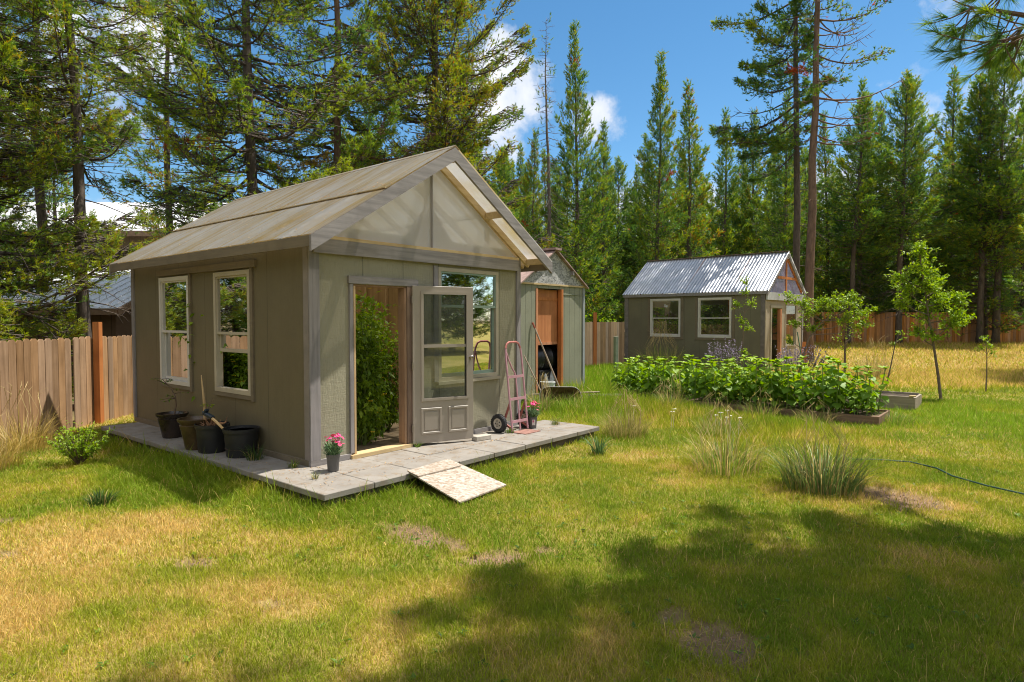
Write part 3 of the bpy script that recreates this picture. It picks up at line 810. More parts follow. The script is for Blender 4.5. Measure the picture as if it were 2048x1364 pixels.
# ------------------------------------------------------------------ tool shed
M_sage = siding('sage_siding', (.25,.252,.185), 'X', .203, .010, .5)
M_sage_y = siding('sage_siding_side', (.24,.242,.178), 'Y', .203, .010, .5)
M_rust_roof = plain('rusty_roof_edge', (.34,.235,.205), .6, .2, .35, 7, .3)
M_osb_grey = osb('grey_strand_board', (.36,.355,.345), (.20,.20,.20), (.47,.46,.45), 24)
ts = thing('tool_shed', 'small sage green tool shed with a grey strand board gable and open doorway', 'shed', (S3O[0], S3O[1], 0), TH)
TW, TL, TZ = 2.44, 3.0, 2.55
MB().wall(-TW, 0, -.05, TZ, [(-1.87,-.86,.08,2.48)], -.02, 0, front).build('siding_wall', M_sage, ts)
MB().wall(.021, TL, -.05, TZ, [], 0, -.02, lambda u,z,d: (d,u,z)).build('siding_wall', M_sage_y, ts)
MB().wall(.021, TL, -.05, TZ, [], -TW, -TW+.02, lambda u,z,d: (d,u,z)).build('siding_wall', M_sage_y, ts)
MB().wall(-TW+.021, -.021, -.05, TZ, [], TL-.02, TL, lambda u,z,d: (u,d,z)).build('siding_wall', M_sage, ts)
MB().wall(-TW+.03, -.03, .03, TZ-.05, [], 1.15, 1.17, lambda u,z,d: (u,d,z)).build('inner_wall', M_red_ply, ts)
MB().wall(-1.86, -.94, 1.24, 2.46, [], .105, .12, lambda u,z,d: (u,d,z)).build('door_panel', M_red_ply, ts)
MB().box(-1.86,-.94,.092,.104,1.24,1.30).box(-1.86,-.94,.092,.104,2.22,2.29).build('panel_batten', M_red_ply, ts)
MB().wall(.03, 1.14, .03, TZ-.05, [], -.06, -.04, lambda u,z,d: (d,u,z)).build('inner_wall', M_red_ply, ts)
MB().box(-TW+.03,-.07,1.10,1.148,1.02,1.10).build('wall_rail', M_red_ply, ts)
MB().box(-TW+.03,-.07,1.10,1.148,2.22,2.30).build('wall_rail', M_red_ply, ts)
MB().box(-TW+.03,-.03,.03,1.14,-.02,.10).build('shed_floor', M_inner, ts)
MB().box(-.935,-.865,-.022,.09,.08,2.478).build('door_jamb', M_orange, ts)
MB().box(-1.868,-1.80,-.012,.09,.08,2.478).build('door_jamb', M_red_ply, ts)
MB().box(-.055,.022,-.024,-.001,-.05,TZ).build('corner_board', plain('blue_grey_board', (.27,.29,.30), .7, 0, .15, 4), ts)
MB().box(-.85,-.06,-.012,-.001,2.36,2.38).build('seam_strip', M_sage, ts)
MB().box(-TW,.03,-.03,-.001,TZ+.0,TZ+.035).build('ledge', M_pine, ts)
AZ = 3.36; tsl = (AZ-2.60)/1.22
MB().prism([(-TW, -.02, TZ+.036), (.0, -.02, TZ+.036), (-1.22, -.02, AZ-.05)], (0,.016,0)).build('gable_board', M_osb_grey, ts)
for sg in (-1, 1):
    e = -1.22+sg*1.30; ez = AZ-1.30*tsl
    MB().prism([(-1.22, -.10, AZ), (e, -.10, ez), (e, -.10, ez-.03), (-1.22, -.10, AZ-.03)], (0, TL+.2, 0)).build('roof_slope', M_rust_roof, ts)
MB().box(-1.34,-1.10,-.14,TL+.1,AZ-.028,AZ+.02).build('ridge_cap', M_rust_roof, ts)
for sx in (.62, -3.06+.0):
    pass
for s_ in (-.55, -1.90):
    zz = AZ-abs(s_+1.22)*tsl-.03
    MB().box(s_-.025,s_+.025,-.09,-.022,zz-.09,zz-.002).build('rafter_end', M_trim, ts)

def s3(s, t, z=0):
    p = np.array([S3O[0], S3O[1], 0]) + U*s + V*t; p[2] = z; return p
M_blackp = plain('black_plastic', (.018,.019,.022), .38, 0, .3, 5, .2, 30, .5)
M_blackm = plain('black_matt_plastic', (.03,.029,.028), .55, 0, .3, 5, .2, 30, .4)
# black drum lying across the shed
o = thing('plastic_drum', 'black plastic drum lying high behind the tool shed doorway', 'drum', tuple(s3(-1.62, .46, .92)), TH)
Mr = Matrix.Rotation(R(90), 3, 'Y')
MB().lathe([(0,0),(.26,0),(.29,.03),(.29,.28),(.305,.30),(.29,.32),(.29,.6),(.305,.62),(.29,.64),(.29,.88),(.26,.92),(0,.92)], 24, (0,0,0), Mr).build('drum_body', M_blackp, o, True)
MB().lathe([(.0,.921),(.04,.921),(.04,.945),(0,.945)], 12, (0,.12,.1), Mr).build('bung_cap', M_blackm, o, True)
o = thing('storage_crate', 'black plastic crate under the drum inside the tool shed', 'crate', tuple(s3(-1.05, .50, .10)), TH+.1)
MB().wall(-.42,.42,-.25,.25,[(-.39,.39,-.22,.22)],0,.52,lambda u,z,d:(u,z,d)).box(-.41,.41,-.24,.24,.0,.02).build('crate_body', M_blackm, o)
MB().box(-.44,.44,-.27,.27,.525,.56).build('lid', M_blackp, o, bevel=.01)
o = MB().lathe([(0,0),(.16,.0),(.23,.07),(.24,.2),(.17,.30),(.07,.34),(.05,.40),(.0,.41)], 14).build('rubbish_bag', M_blackp, None, True)
o.location = tuple(s3(-1.66, .35, .10)); tag(o, 'tied black rubbish bag in front of the crate in the tool shed', 'bag')
o = thing('paint_bucket', 'red and white bucket on the tool shed threshold', 'bucket', tuple(s3(-1.40, .02, .10)), 0)
MB().lathe([(0,0),(.135,0),(.15,.17)], 20).build('bucket_body', plain('red_label', (.50,.03,.03), .4, 0, .1), o, True)
MB().lathe([(.152,.17),(.158,.30),(.168,.30),(.168,.325),(.15,.325),(.14,.2),(0,.19)], 20).build('rim', plain('white_bucket', (.66,.68,.66), .4, 0, .06), o, True)
MB().tube([(-.165,0,.30),(-.15,-.09,.20),(0,-.17,.16),(.15,-.09,.20),(.165,0,.30)], .004, 5).build('handle', M_knob, o)
# folded white sheet
o = MB(); q = []
for i in range(7):
    for j in range(7):
        q.append((i*.05-.15, j*.04, .30*abs(math.sin(i*.7+.4))*(.4+.6*math.sin(j*.5+.3))+.02))
o.add(q, [(i*7+j, i*7+j+1, i*7+j+8, i*7+j+7) for i in range(6) for j in range(6)])
o = o.build('plastic_sheet', plain('white_poly', (.55,.58,.58), .4, 0, .1), None, True, solid=.004)
o.location = tuple(s3(-1.12, .16, .10)); o.scale = (1.2,1.2,1.7); o.rotation_euler = (0,0,TH); tag(o, 'crumpled white plastic sheet tucked behind the red and white bucket', 'plastic sheet')
M_handle = wood('grey_tool_handle', (.42,.33,.25), (.27,.20,.15), 'Z', 1, .2)
def pole(name, p0, p1, r, lab, cat, m=M_handle):
    p0 = Vector(p0); p1 = Vector(p1)
    t = thing(name, lab, cat, tuple(p0)); 
    MB().tube([(0,0,0), (p1-p0)*.5, p1-p0], [r, r*1.05, r*.9], 8).build('handle', m, t)
    return t, p1-p0
t, d = pole('garden_hoe', s3(-1.52,-.55,.0), s3(-2.02,-.03,1.74), .018, 'long handled hoe leaning beside the tool shed doorway', 'hoe')
MB().box(-.09,.09,-.01,.01,-.0,.12).build('blade', M_knob, t)
MB().tube([tuple(d*.93), tuple(d*1.0)], [.02,.022], 8).build('grip', plain('red_brown_grip', (.28,.08,.05), .5), t)
t, d = pole('garden_stake', s3(-2.10,-.5,.0), s3(-2.33,-.05,1.05), .014, 'short grey stake leaning on the tool shed wall behind the hand truck', 'stake')

# ------------------------------------------------------------------ upturned wheelbarrow
wb = thing('wheelbarrow', 'rusty wheelbarrow tipped on its side in tall grass before the tool shed', 'wheelbarrow', (.98, 12.75, -.07), R(-4))
M_rust = plain('rusty_steel', (.20,.125,.08), .8, .3, .4, 9, .5, 60)
M_galv = plain('dull_galvanised', (.34,.32,.30), .55, .6, .2, 9, .2)
def rrect(w, h, r, n=6):
    pts = []
    for cx, cy2, a0 in ((w/2-r,h/2-r,0),(-w/2+r,h/2-r,90),(-w/2+r,-h/2+r,180),(w/2-r,-h/2+r,270)):
        for k in range(n+1):
            a = R(a0+90*k/n); pts.append((cx+r*math.cos(a), cy2+r*math.sin(a)))
    return pts
b = MB(); rings = [(1.02,.66,.22,0,0),(1.0,.64,.21,.012,0),(.80,.52,.18,.18,.0),(.55,.40,.14,.27,.0)]
pr = []
for (w, h, r_, dep, off) in rings: pr.append([(x_+off, dep, z_+.30) for x_, z_ in rrect(w, h, r_)])
n_ = len(pr[0]); vs = [p for r_ in pr for p in r_]
fs = [(i*n_+k, i*n_+(k+1)%n_, (i+1)*n_+(k+1)%n_, (i+1)*n_+k) for i in range(3) for k in range(n_)] + [tuple(range(3*n_, 4*n_))]
tub = b.add(vs, fs).build('tub', M_rust, wb, True, solid=.006)
MB().tube([*[(x_, -.004, z_+.30) for x_, z_ in rrect(1.03,.67,.225)], (1.03/2,-.004,.30+.11)], .011, 6, False).build('rim', M_galv, wb, True)
for zz in (.12, .52): MB().tube([(-.75,.30,zz-.05),(.2,.31,zz),(1.0,.26,zz+.03)], .019, 8).build('handle', M_handle, wb)
wh = MB().lathe([(.10,-.03),(.17,-.045),(.19,-.02),(.19,.02),(.17,.045),(.10,.03)], 20, (-.80,.35,.3), Matrix.Rotation(0,3,'X')).build('wheel', M_blackm, wb, True)
wb.rotation_euler = (R(-14), 0, R(-4)); wb.scale = (.82,.82,.80)
lg = MB().tube([(0,0,0),(.28,.05,.02),(.62,.02,.03),(.95,.06,.04)], [.045,.055,.05,.035], 8).build('log', plain('grey_dead_wood', (.22,.18,.15), .9, 0, .3, 12, .7), None, True)
lg.location = (1.45,13.4,.14); tag(lg, 'grey weathered branch lying in grass beside the wheelbarrow', 'log')

# ------------------------------------------------------------------ far greenhouse
fg = thing('greenhouse', 'second olive greenhouse with corrugated metal roof behind the sunflower bed', 'greenhouse', (S2O[0], S2O[1], 0), TH2)
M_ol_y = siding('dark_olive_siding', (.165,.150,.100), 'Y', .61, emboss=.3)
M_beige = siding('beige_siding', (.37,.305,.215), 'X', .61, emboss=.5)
W2, L2 = 3.66, 5.49
MB().wall(0, W2, -.05, 2.68, [(.55,1.40,.12,2.18),(1.86,2.98,.85,2.36)], -.02, 0, front).build('siding_wall', M_beige, fg)
MB().wall(.021, L2, -.05, 2.70, [(3.14,4.32,1.19,2.53),(1.20,2.37,1.19,2.53)], -.02, 0, left).build('siding_wall', M_ol_y, fg)
MB().wall(.021, W2-.021, -.05, 2.70, [(.5,3.1,1.0,2.3)], L2-.02, L2, lambda u,z,d:(u,d,z)).build('siding_wall', M_beige, fg)
MB().wall(.021, L2-.021, -.05, 2.70, [(.8,2.3,1.0,2.4),(3.0,4.6,1.0,2.4)], W2-.02, W2, lambda u,z,d:(d,u,z)).build('siding_wall', M_ol_y, fg)
MB().box(.03,W2-.03,.03,L2-.03,-.04,.05).build('dirt_floor', M_inner, fg)
for y in (.3,1.1,2.45,3.05,4.4,5.1): MB().box(.024,.11,y-.02,y+.02,.05,2.65).build('stud', M_pinez, fg)
for y in (.6,2.45,2.85,4.8): MB().box(W2-.11,W2-.024,y-.02,y+.02,.05,2.65).build('stud', M_orange, fg)
window(fg, left, 3.10, 4.36, 1.15, 2.57, M_vinyl, M_pane_b, 1.83, .065, .03)
window(fg, left, 1.16, 2.41, 1.15, 2.57, M_vinyl, M_pane_b, 1.83, .065, .03)
for ya, yb in ((2.99,3.08),(4.38,4.47),(1.05,1.14),(2.43,2.52)): MB().box(-.024,-.001,ya,yb,1.06,2.62).build('window_casing', M_taupe, fg)
for ya, yb in ((3.082,4.378),(1.142,2.428)): MB().box(-.024,-.001,ya,yb,1.06,1.148).build('window_sill', M_taupe, fg)
MB().box(-.026,-.001,.0,.14,-.05,2.68).build('corner_board', plain('dark_corner', (.16,.14,.13), .7), fg)
MB().box(-.026,-.001,L2-.14,L2+.02,-.05,2.68).build('corner_board', plain('dark_corner_b', (.18,.16,.15), .7), fg)
MB().box(-.02,.12,-.026,-.001,-.05,2.45).build('corner_board', M_beige, fg)
MB().box(W2-.10,W2+.02,-.026,-.001,-.05,2.45).build('corner_board', M_trimz, fg)
EZ2, RZ2, EO = 2.75, 4.193, .063
SL2 = (RZ2-EZ2)/(W2/2+EO)

M_corr = plain('galvanised_sheet', (.46,.47,.50), .42, .55, .22, 3, .05)
for sg in (-1, 1):
    b = MB(); ncol = 47*8; ya, yb = -.12, L2+.10
    for i in range(ncol+1):
        y = ya+(yb-ya)*i/ncol; a = .014*math.sin(2*math.pi*i/8)
        for k in range(4):
            s_ = -EO+(W2/2+EO)*k/3; z = EZ2+(s_+EO)*SL2+a+.016
            b.v.append((s_ if sg < 0 else W2-s_, y, z))
    for i in range(ncol):
        for k in range(3): b.f.append((i*4+k, i*4+k+1, (i+1)*4+k+1, (i+1)*4+k))
    b.build('roof_sheet', M_corr if sg < 0 else sheet_mat('added_clear_corrugated', (.62,.62,.60), (.50,.45,.32), 'Y', .30, .6, 8, .4), fg, 'all')  # unseen right slope made translucent to bring light inside
    MB().prism([(W2/2, -.10, RZ2-.02), (W2/2+sg*(W2/2+EO), -.10, EZ2-.02), (W2/2+sg*(W2/2+EO), -.10, EZ2-.15), (W2/2, -.10, RZ2-.15)], (0,.04,0)).build('rake_board', M_trim, fg)
    for y in (.3,1.2,2.1,3.0,3.9,4.8):
        MB().beam((W2/2+sg*(W2/2), y, EZ2-.0), (W2/2+sg*.02, y, RZ2-.06), .04, .08).build('rafter', M_orange, fg)
    MB().box(W2/2+sg*(W2/2+EO)-.015, W2/2+sg*(W2/2+EO)+.015, -.06, L2+.06, EZ2-.10, EZ2-.004).build('fascia', M_trim, fg)
MB().beam((W2/2,-.12,RZ2+.03),(W2/2,L2+.1,RZ2+.03),.16,.012).build('ridge_cap', M_rust_roof, fg)
MB().box(-.03,W2+.03,-.085,-.028,2.46,2.72).build('band_board', plain('pale_grey_band', (.42,.42,.40), .7, 0, .15), fg)
MB().add([(.05,-.02,2.72),(W2-.05,-.02,2.72),(W2/2,-.02,RZ2-.12)],[(0,1,2)]).build('gable_sheet', sheet_mat('violet_gable_sheet', (.26,.20,.50), (.42,.18,.20), 'X', .30, .5, 30, .6), fg)
MB().add([(.05,L2-.03,2.72),(W2-.05,L2-.03,2.72),(W2/2,L2-.03,RZ2-.12)],[(0,1,2)]).build('gable_sheet', M_gable, fg)
MB().box(W2/2-.05,W2/2+.05,-.045,-.022,2.73,RZ2-.17).build('king_post', M_orange, fg)
MB().box(.85,W2-.85,-.044,-.023,3.22,3.31).build('collar_tie', M_orange, fg)
MB().beam((W2-.25,-.035,2.80),(W2/2+.1,-.035,RZ2-.26),.03,.09).build('rafter', M_orange, fg)
MB().beam((.25,-.035,2.80),(W2/2-.1,-.035,RZ2-.26),.03,.09).build('rafter', M_red_ply, fg)
MB().box(1.32,1.46,-.03,.08,.05,2.16).build('door_jamb', M_red_ply, fg)
MB().box(.45,.54,-.03,-.001,.05,2.20).build('door_casing', M_cream, fg)
MB().box(.42,1.55,-.036,-.001,2.20,2.28).build('door_header', M_cream, fg)
window(fg, front, 1.84, 3.0, .83, 2.38, M_cream, M_pane_r, 1.6, .06, .025)
t, d = pole('garden_rake', (10.05,21.7,.02), (10.02,22.15,1.35), .02, 'green handled rake leaning on the far greenhouse front', 'rake', plain('green_handle', (.06,.14,.07), .5))
MB().box(-.18,.18,-.012,.012,-.0,.03).build('head', M_knob, t)
for k in range(9): MB().box(-.17+k*.042,-.163+k*.042,-.012,.03,-.03,.0).build('tine', M_knob, t)
o = MB().beam((11.02,23.72,0),(11.0,23.85,.95),.24,.03,(0,1,0)).build('plank', M_orange, None); tag(o, 'short reddish plank standing at the far greenhouse corner', 'plank')

# ------------------------------------------------------------------ fences
M_picket = wood('sunlit_cedar_picket', (.39,.250,.150), (.24,.145,.08), 'Z', .8, .32)
M_picket2 = wood('pale_cedar_picket', (.66,.46,.29), (.46,.31,.18), 'Z', .7, .5)
M_picket3 = wood('red_cedar_picket', (.62,.31,.13), (.42,.19,.075), 'Z', .7, .4)
def pickets(p0, p1, z0, z1, m, parent, seed, gap=.006, w=.14, dog=.036, side=1, skip=None):
    r_ = random.Random(seed); b = MB()
    p0 = Vector((*p0,0)); p1 = Vector((*p1,0)); d = (p1-p0); Lg = d.length; d.normalize(); nrm_ = Vector((-d.y, d.x, 0))*side
    x = 0
    while x+w < Lg:
        ww = w*r_.uniform(.93,1.03); zt = z1+r_.uniform(-.012,.012); off = nrm_*r_.uniform(0,.004)
        if not (skip and skip[0] < x+ww/2 < skip[1]):
            ln = r_.uniform(-.004,.004)
            q = [(0,z0),(ww,z0),(ww+ln,zt-dog),(ww-dog+ln,zt),(dog+ln,zt),(ln,zt-dog)]
            b.prism([p0+d*(x+u_)+off+Vector((0,0,z_)) for u_, z_ in q], nrm_*.017)
        x += ww+gap*r_.uniform(.4,1.8)
    return b.build('picket_panel', m, parent)
lf = thing('picket_fence', 'sunlit dog eared cedar fence beside the taupe greenhouse', 'fence', (-7.25, 9, 0))
for k in range(9):
    y0 = 2.0+k*2.8
    pickets((0, y0-9), (0, y0+2.8-9), -.05, 1.505, M_picket, lf, 30+k, side=-1)
    for z in (.35,1.15): MB().box(-.06,-.022,y0-9,y0+2.79-9,z-.045,z+.045).build('rail', M_picket, lf)
MB().box(.03,.135,1.86,1.96,-.05,1.76).build('post', M_orange, lf)
MB().box(-.16,-.062,6.86,6.96,-.05,1.6).build('post', M_picket, lf)
mf = thing('picket_fence', 'short pale picket fence between the tool shed and far greenhouse', 'fence', (2.2, 23.22, 0))
d_ = Vector((.8,.6,0))
pickets((-1.6,-1.2), (2.3,1.68), -.05, 1.70, M_picket2, mf, 77, side=-1, dog=.02)
for z in (.4,1.35): MB().beam((-1.6-.02,-1.2+.035,z),(2.3-.02,1.68+.035,z),.035,.09).build('rail', M_picket2, mf)
MB().box(.87,1.0,.55,.68,-.05,2.06).build('post', M_orange, mf)
o = MB().box(-.055,.055,-.055,.055,-.1,1.28).build('wooden_post', plain('green_grey_post', (.20,.23,.17), .8, 0, .2), None, bevel=.006)
o.location = (3.14,19.05,0); o.rotation_euler = (0,0,.5); tag(o, 'lone green grey post standing in tall grass before the pale fence', 'post')
rf = thing('picket_fence', 'long reddish cedar fence across the back of the dry field', 'fence', (15, 35.5, 0))
for k in range(13):
    x0 = -2.4+k*2.4
    pickets((x0,0), (x0+2.42,0), .30, 2.19, M_picket3, rf, 130+k, gap=.012, side=-1, dog=.0)
    MB().box(x0-.05,x0+.05,.02,.11,.2,2.15).build('post', M_picket3, rf)
    for z in (.6,1.3,1.95): MB().box(x0+.052,x0+2.348,.02,.058,z-.045,z+.045).build('rail', M_picket3, rf)

# ------------------------------------------------------------------ neighbour's houses
M_wroof = plain('white_metal_roof', (.80,.80,.82), .5, .1, .08, 1.2, 0)
M_brown = siding('brown_barn_siding', (.17,.10,.06), 'X', .3, .02, .3)
M_fasc = plain('brown_fascia', (.30,.19,.12), .7, 0, .2)
hb = thing('barn', 'low brown barn with a white metal roof behind the left fence', 'barn', (-13.5, 18, 0))
MB().wall(-6,2.2,-.2,2.1,[],0,.1,lambda u,z,d:(u,d,z)).build('wall', M_brown, hb)
MB().wall(.101,8,-.2,2.1,[],2.1,2.2,lambda u,z,d:(d,u,z)).build('wall', M_brown, hb)
MB().prism([(-6.2,-.4,2.12),(2.5,-.4,2.12),(2.5,4,3.72),(-6.2,4,3.72)],(0,0,-.06)).build('roof', M_wroof, hb)
MB().prism([(-6.2,8.4,2.12),(2.5,8.4,2.12),(2.5,4.002,3.72),(-6.2,4.002,3.72)],(0,0,-.06)).build('roof', M_wroof, hb)
for k in range(29): MB().beam((-6.1+k*.3,-.4,2.132),(-6.1+k*.3,4,3.732),.03,.022).build('roof_rib', M_wroof, hb)
MB().box(-6.2,2.5,-.43,-.402,1.93,2.10).build('fascia', M_fasc, hb)
MB().prism([(2.502,-.4,2.10),(2.502,4,3.70),(2.502,4,3.50),(2.502,-.4,1.9)],(.04,0,0)).build('rake_board', M_fasc, hb)
MB().add([(1.0,4.4,3.55),(3.2,4.3,3.6),(3.1,5.6,3.95),(1.1,5.5,3.9)],[(0,1,2,3)]).build('tarp', plain('blue_tarp', (.03,.16,.36), .4), hb, solid=.01)
hh = thing('house', 'tall brown house with a white roof behind the left pines', 'house', (-19, 33, 0))
MB().wall(-9,6.5,0,6.3,[(-4,-2.8,3.2,4.6),(1,2.2,3.2,4.6)],0,.15,lambda u,z,d:(u,d,z)).build('wall', siding('house_siding', (.24,.165,.11), 'X', .3, .02, .3), hh)
MB().wall(.16,8,0,6.3,[],6.35,6.5,lambda u,z,d:(d,u,z)).build('wall', M_brown, hh)
MB().prism([(-9.4,-.5,6.35),(7.0,-.5,6.35),(7.0,4,8.6),(-9.4,4,8.6)],(0,0,-.12)).build('roof', M_wroof, hh)
MB().prism([(-9.4,8.5,6.35),(7.0,8.5,6.35),(7.0,4.002,8.6),(-9.4,4.002,8.6)],(0,0,-.12)).build('roof', M_wroof, hh)
MB().box(-9.4,7.0,-.54,-.502,6.05,6.32).build('fascia', M_fasc, hh)
for u0 in (-4, 1): window(hh, front, u0, u0+1.2, 3.2, 4.6, M_fasc, M_pane_r, 3.9, .08)
# ------------------------------------------------------------------ plant helpers (leaves as small folded faces)
def unit(v): return v/np.maximum(np.linalg.norm(v, axis=-1, keepdims=True), 1e-9)
def leaf_mesh(name, P, D, Nn, ln, wd, tint, m, parent, fold=.18, droop=.15):
    """P base, D direction, Nn up; six vertex folded leaf with a point"""
    P = np.asarray(P, float); D = unit(np.asarray(D, float)); Nn = np.asarray(Nn, float)
    S = unit(np.cross(D, Nn)); Nn = np.cross(S, D)
    n = len(P); ln = np.broadcast_to(ln, n)[:,None]; wd = np.broadcast_to(wd, n)[:,None]
    v = np.zeros((n,6,3))
    v[:,0] = P
    v[:,1] = P + D*ln*.38 + S*wd*.5 + Nn*wd*fold
    v[:,2] = P + D*ln*.42
    v[:,3] = P + D*ln*.38 - S*wd*.5 + Nn*wd*fold
    v[:,4] = P + D*ln*.95 - Nn*ln*droop
    v[:,5] = v[:,4]
    b = np.arange(n)[:,None]*6
    li = (b + np.array([0,1,2, 0,2,3, 1,4,2, 2,4,3])).ravel()
    return np_mesh(name, v.reshape(-1,3), li, 3, m, parent, attrs={'tint': np.repeat(np.broadcast_to(tint, n), 6)})
def sphere_dirs(n, rs):
    v = rs.normal(size=(n,3)); return unit(v)

GREEN_ST = [(0.0,(.035,.075,.010)),(.35,(.085,.165,.016)),(.7,(.17,.27,.024)),(1.0,(.30,.38,.03))]
M_leaf = foliage('broad_leaf', GREEN_ST, .35, .45)
M_leaf_y = foliage('young_leaf', [(0,(.10,.18,.014)),(.5,(.23,.36,.03)),(1,(.40,.50,.05))], .42, .45)
M_sunf = foliage('sunflower_leaf', [(0,(.06,.13,.014)),(.5,(.16,.29,.022)),(1,(.32,.44,.045))], .36, .5, spec=.3)
M_stem = plain('green_stem', (.13,.20,.04), .6, 0, .2, 10, 0)
M_twig = plain('brown_twig', (.13,.09,.06), .8, 0, .3, 20, .3)
M_needle_y = None

# ------------------------------------------------------------------ tomato jungle inside the greenhouse
def bushy(name, lab, cat, group, h, r, n, seed, mleaf, lsz=(.05,.09), flowers=0, fcol=None, shape='column'):
    rs = np.random.default_rng(seed); t = thing(name, lab, cat, (0,0,0), 0, group)
    b = MB()
    cent = []
    for k in range(9):
        a = rs.random()*6.28; rr = r*rs.random()*.9
        p = [(0+.05*math.cos(a),.05*math.sin(a),0)]
        hh_ = h*rs.uniform(.6,1.0)
        for i in range(1,6): p.append((rr*math.cos(a)*i/5+rs.normal()*.03, rr*math.sin(a)*i/5+rs.normal()*.03, hh_*i/5))
        b.tube(p, [.011,.010,.009,.008,.006,.004], 5)
        for i in range(1,6): cent.append(p[i])
    b.build('stem', M_stem, t)
    cent = np.array(cent)
    ci = rs.integers(0, len(cent), n)
    off = sphere_dirs(n, rs)*(rs.random((n,1))**.5)*r*.62; off[:,2] *= .8
    P = cent[ci]+off; P[:,2] = np.clip(P[:,2], .04, None)
    out = unit(P-np.array([0,0,h*.5]))*.6 + sphere_dirs(n, rs)*.7; out[:,2] -= .15
    tint = np.clip(.35+.35*(fbm(P[:,0]*3+seed,P[:,2]*3,1.0,55)-.5)*2+rs.normal(size=n)*.16, 0, 1)
    leaf_mesh('foliage', P, out, np.tile([0,0,1.],(n,1))+sphere_dirs(n,rs)*.5, rs.uniform(*lsz,n), rs.uniform(*lsz,n)*.55, tint, mleaf, t)
    if flowers:
        fb = MB()
        for k in range(flowers):
            q = cent[rs.integers(0,len(cent))]+sphere_dirs(1,rs)[0]*r*.6
            for j in range(5):
                a = j*1.257; fb.add([tuple(q),(q[0]+.022*math.cos(a-.4),q[1]+.022*math.sin(a-.4),q[2]+.008),(q[0]+.03*math.cos(a),q[1]+.03*math.sin(a),q[2]),(q[0]+.022*math.cos(a+.4),q[1]+.022*math.sin(a+.4),q[2]+.008)],[(0,1,2,3)])
        fb.build('flower', fcol, t)
    return t
M_yel = plain('yellow_petal', (.75,.50,.02), .5, 0, .1, 5, 0)
TL_ = 'leafy tomato plant crowding the inside of the taupe greenhouse'
def place_gh(o, s, t, rz, sc, label=None):
    return dup(o, tuple(w1(s,t,-.015)), rz, sc, label)
tp = bushy('tomato_plant', TL_, 'plant', 'tomato plants inside the greenhouse', 1.75, .42, 1900, 21, M_leaf_y, (.06,.11), 26, M_yel)
tp['label'] = 'tall yellow flowered tomato plant just inside the greenhouse doorway'
tp.location = tuple(w1(1.18,.62,-.015)); tp.rotation_euler = (0,0,.4); tp.scale = (1.1,1.1,1.14); del tp['group']
for s, t, rz, sc in ((1.55,1.05,2.2,1.0),(2.05,1.25,5.2,.86),(2.1,1.9,3.9,.98),(.75,1.7,1.1,1.05),(.55,2.55,3.2,1.14),(.42,2.1,.9,.98),(.42,3.0,2.7,1.08),(1.3,2.9,.3,1.0),(.62,3.35,4.4,1.16),(.75,4.2,5.3,1.1),(2.6,2.6,1.9,.9)):
    c = place_gh(tp, s, t, rz, sc, TL_); c['group'] = 'tomato plants inside the greenhouse'
# stakes and string in the doorway
o = MB().tube([tuple(w1(.62,.62,.0)), tuple(w1(1.22,1.05,1.55))], .012, 6).build('cane', M_pinez); tag(o, 'pale slanted cane among the tomato plants inside the doorway', 'cane')
# dry litter on the doorway floor is part of the dirt floor; bush in the far greenhouse
bp_ = bushy('bushy_plant', 'dense green plant seen through the far greenhouse windows', 'plant', 'plants in the far greenhouse', 1.5, .6, 1700, 31, M_leaf_y, (.08,.13), 8, plain('orange_petal', (.7,.25,.02), .5, 0, .1, 5, 0))
def w2(s, t, z=0): return (S2O[0]+s*math.cos(TH2)-t*math.sin(TH2), S2O[1]+s*math.sin(TH2)+t*math.cos(TH2), z)
bp_.location = w2(.75,1.5,.05); bp_.scale = (1,1,1.22)
for s, t in ((.85,2.2),(.8,3.4),(.9,4.1),(1.1,1.0)): dup(bp_, w2(s-.08,t,.05), s*9+t, (.95,.95,1.2))

for x_, y_, sc_, lab in ((3.9,28.2,1.5,'sunlit yellow green bush behind the pale fence, beside the far greenhouse'),(2.4,27.0,1.3,'sunlit yellow green bush behind the pale fence, beside the tool shed')):
    bb = bushy('bush', lab, 'bush', None, 1.5, .75, 1500, int(x_*10), M_leaf_y, (.07,.12)); bb.location = (x_,y_,-.05); bb.scale = (sc_,sc_,sc_*.95)
# crumbs of bark, straw and dry leaf on the pavers
rs = np.random.default_rng(15); P=[];D=[];Tt=[]
for k in range(620):
    if rs.random() < .72: s_, t_ = rs.uniform(-.5,4.2), -.02-1.0*rs.random()**1.6
    else: s_, t_ = rs.uniform(-.54,-.05), rs.uniform(-.9,4.6)
    if rs.random() < .5: t_ = -.555+rs.normal()*.012 if s_ > 0 else t_
    q = w1(s_,t_,.006); P.append(q); a = rs.random()*6.283; D.append((math.cos(a),math.sin(a),rs.uniform(-.05,.12))); Tt.append(rs.random())
n = len(P); M_lit = foliage('dry_litter', [(0,(.16,.09,.045)),(.5,(.34,.19,.08)),(1,(.48,.33,.16))], .05, .9)
o = leaf_mesh('leaf_litter', P, D, np.tile([0,0,1.],(n,1)), rs.uniform(.012,.055,n), rs.uniform(.004,.014,n), np.array(Tt), M_lit, None)
tag(o, 'dry brown leaf and straw litter strewn over the pavers', 'litter', kind='stuff')
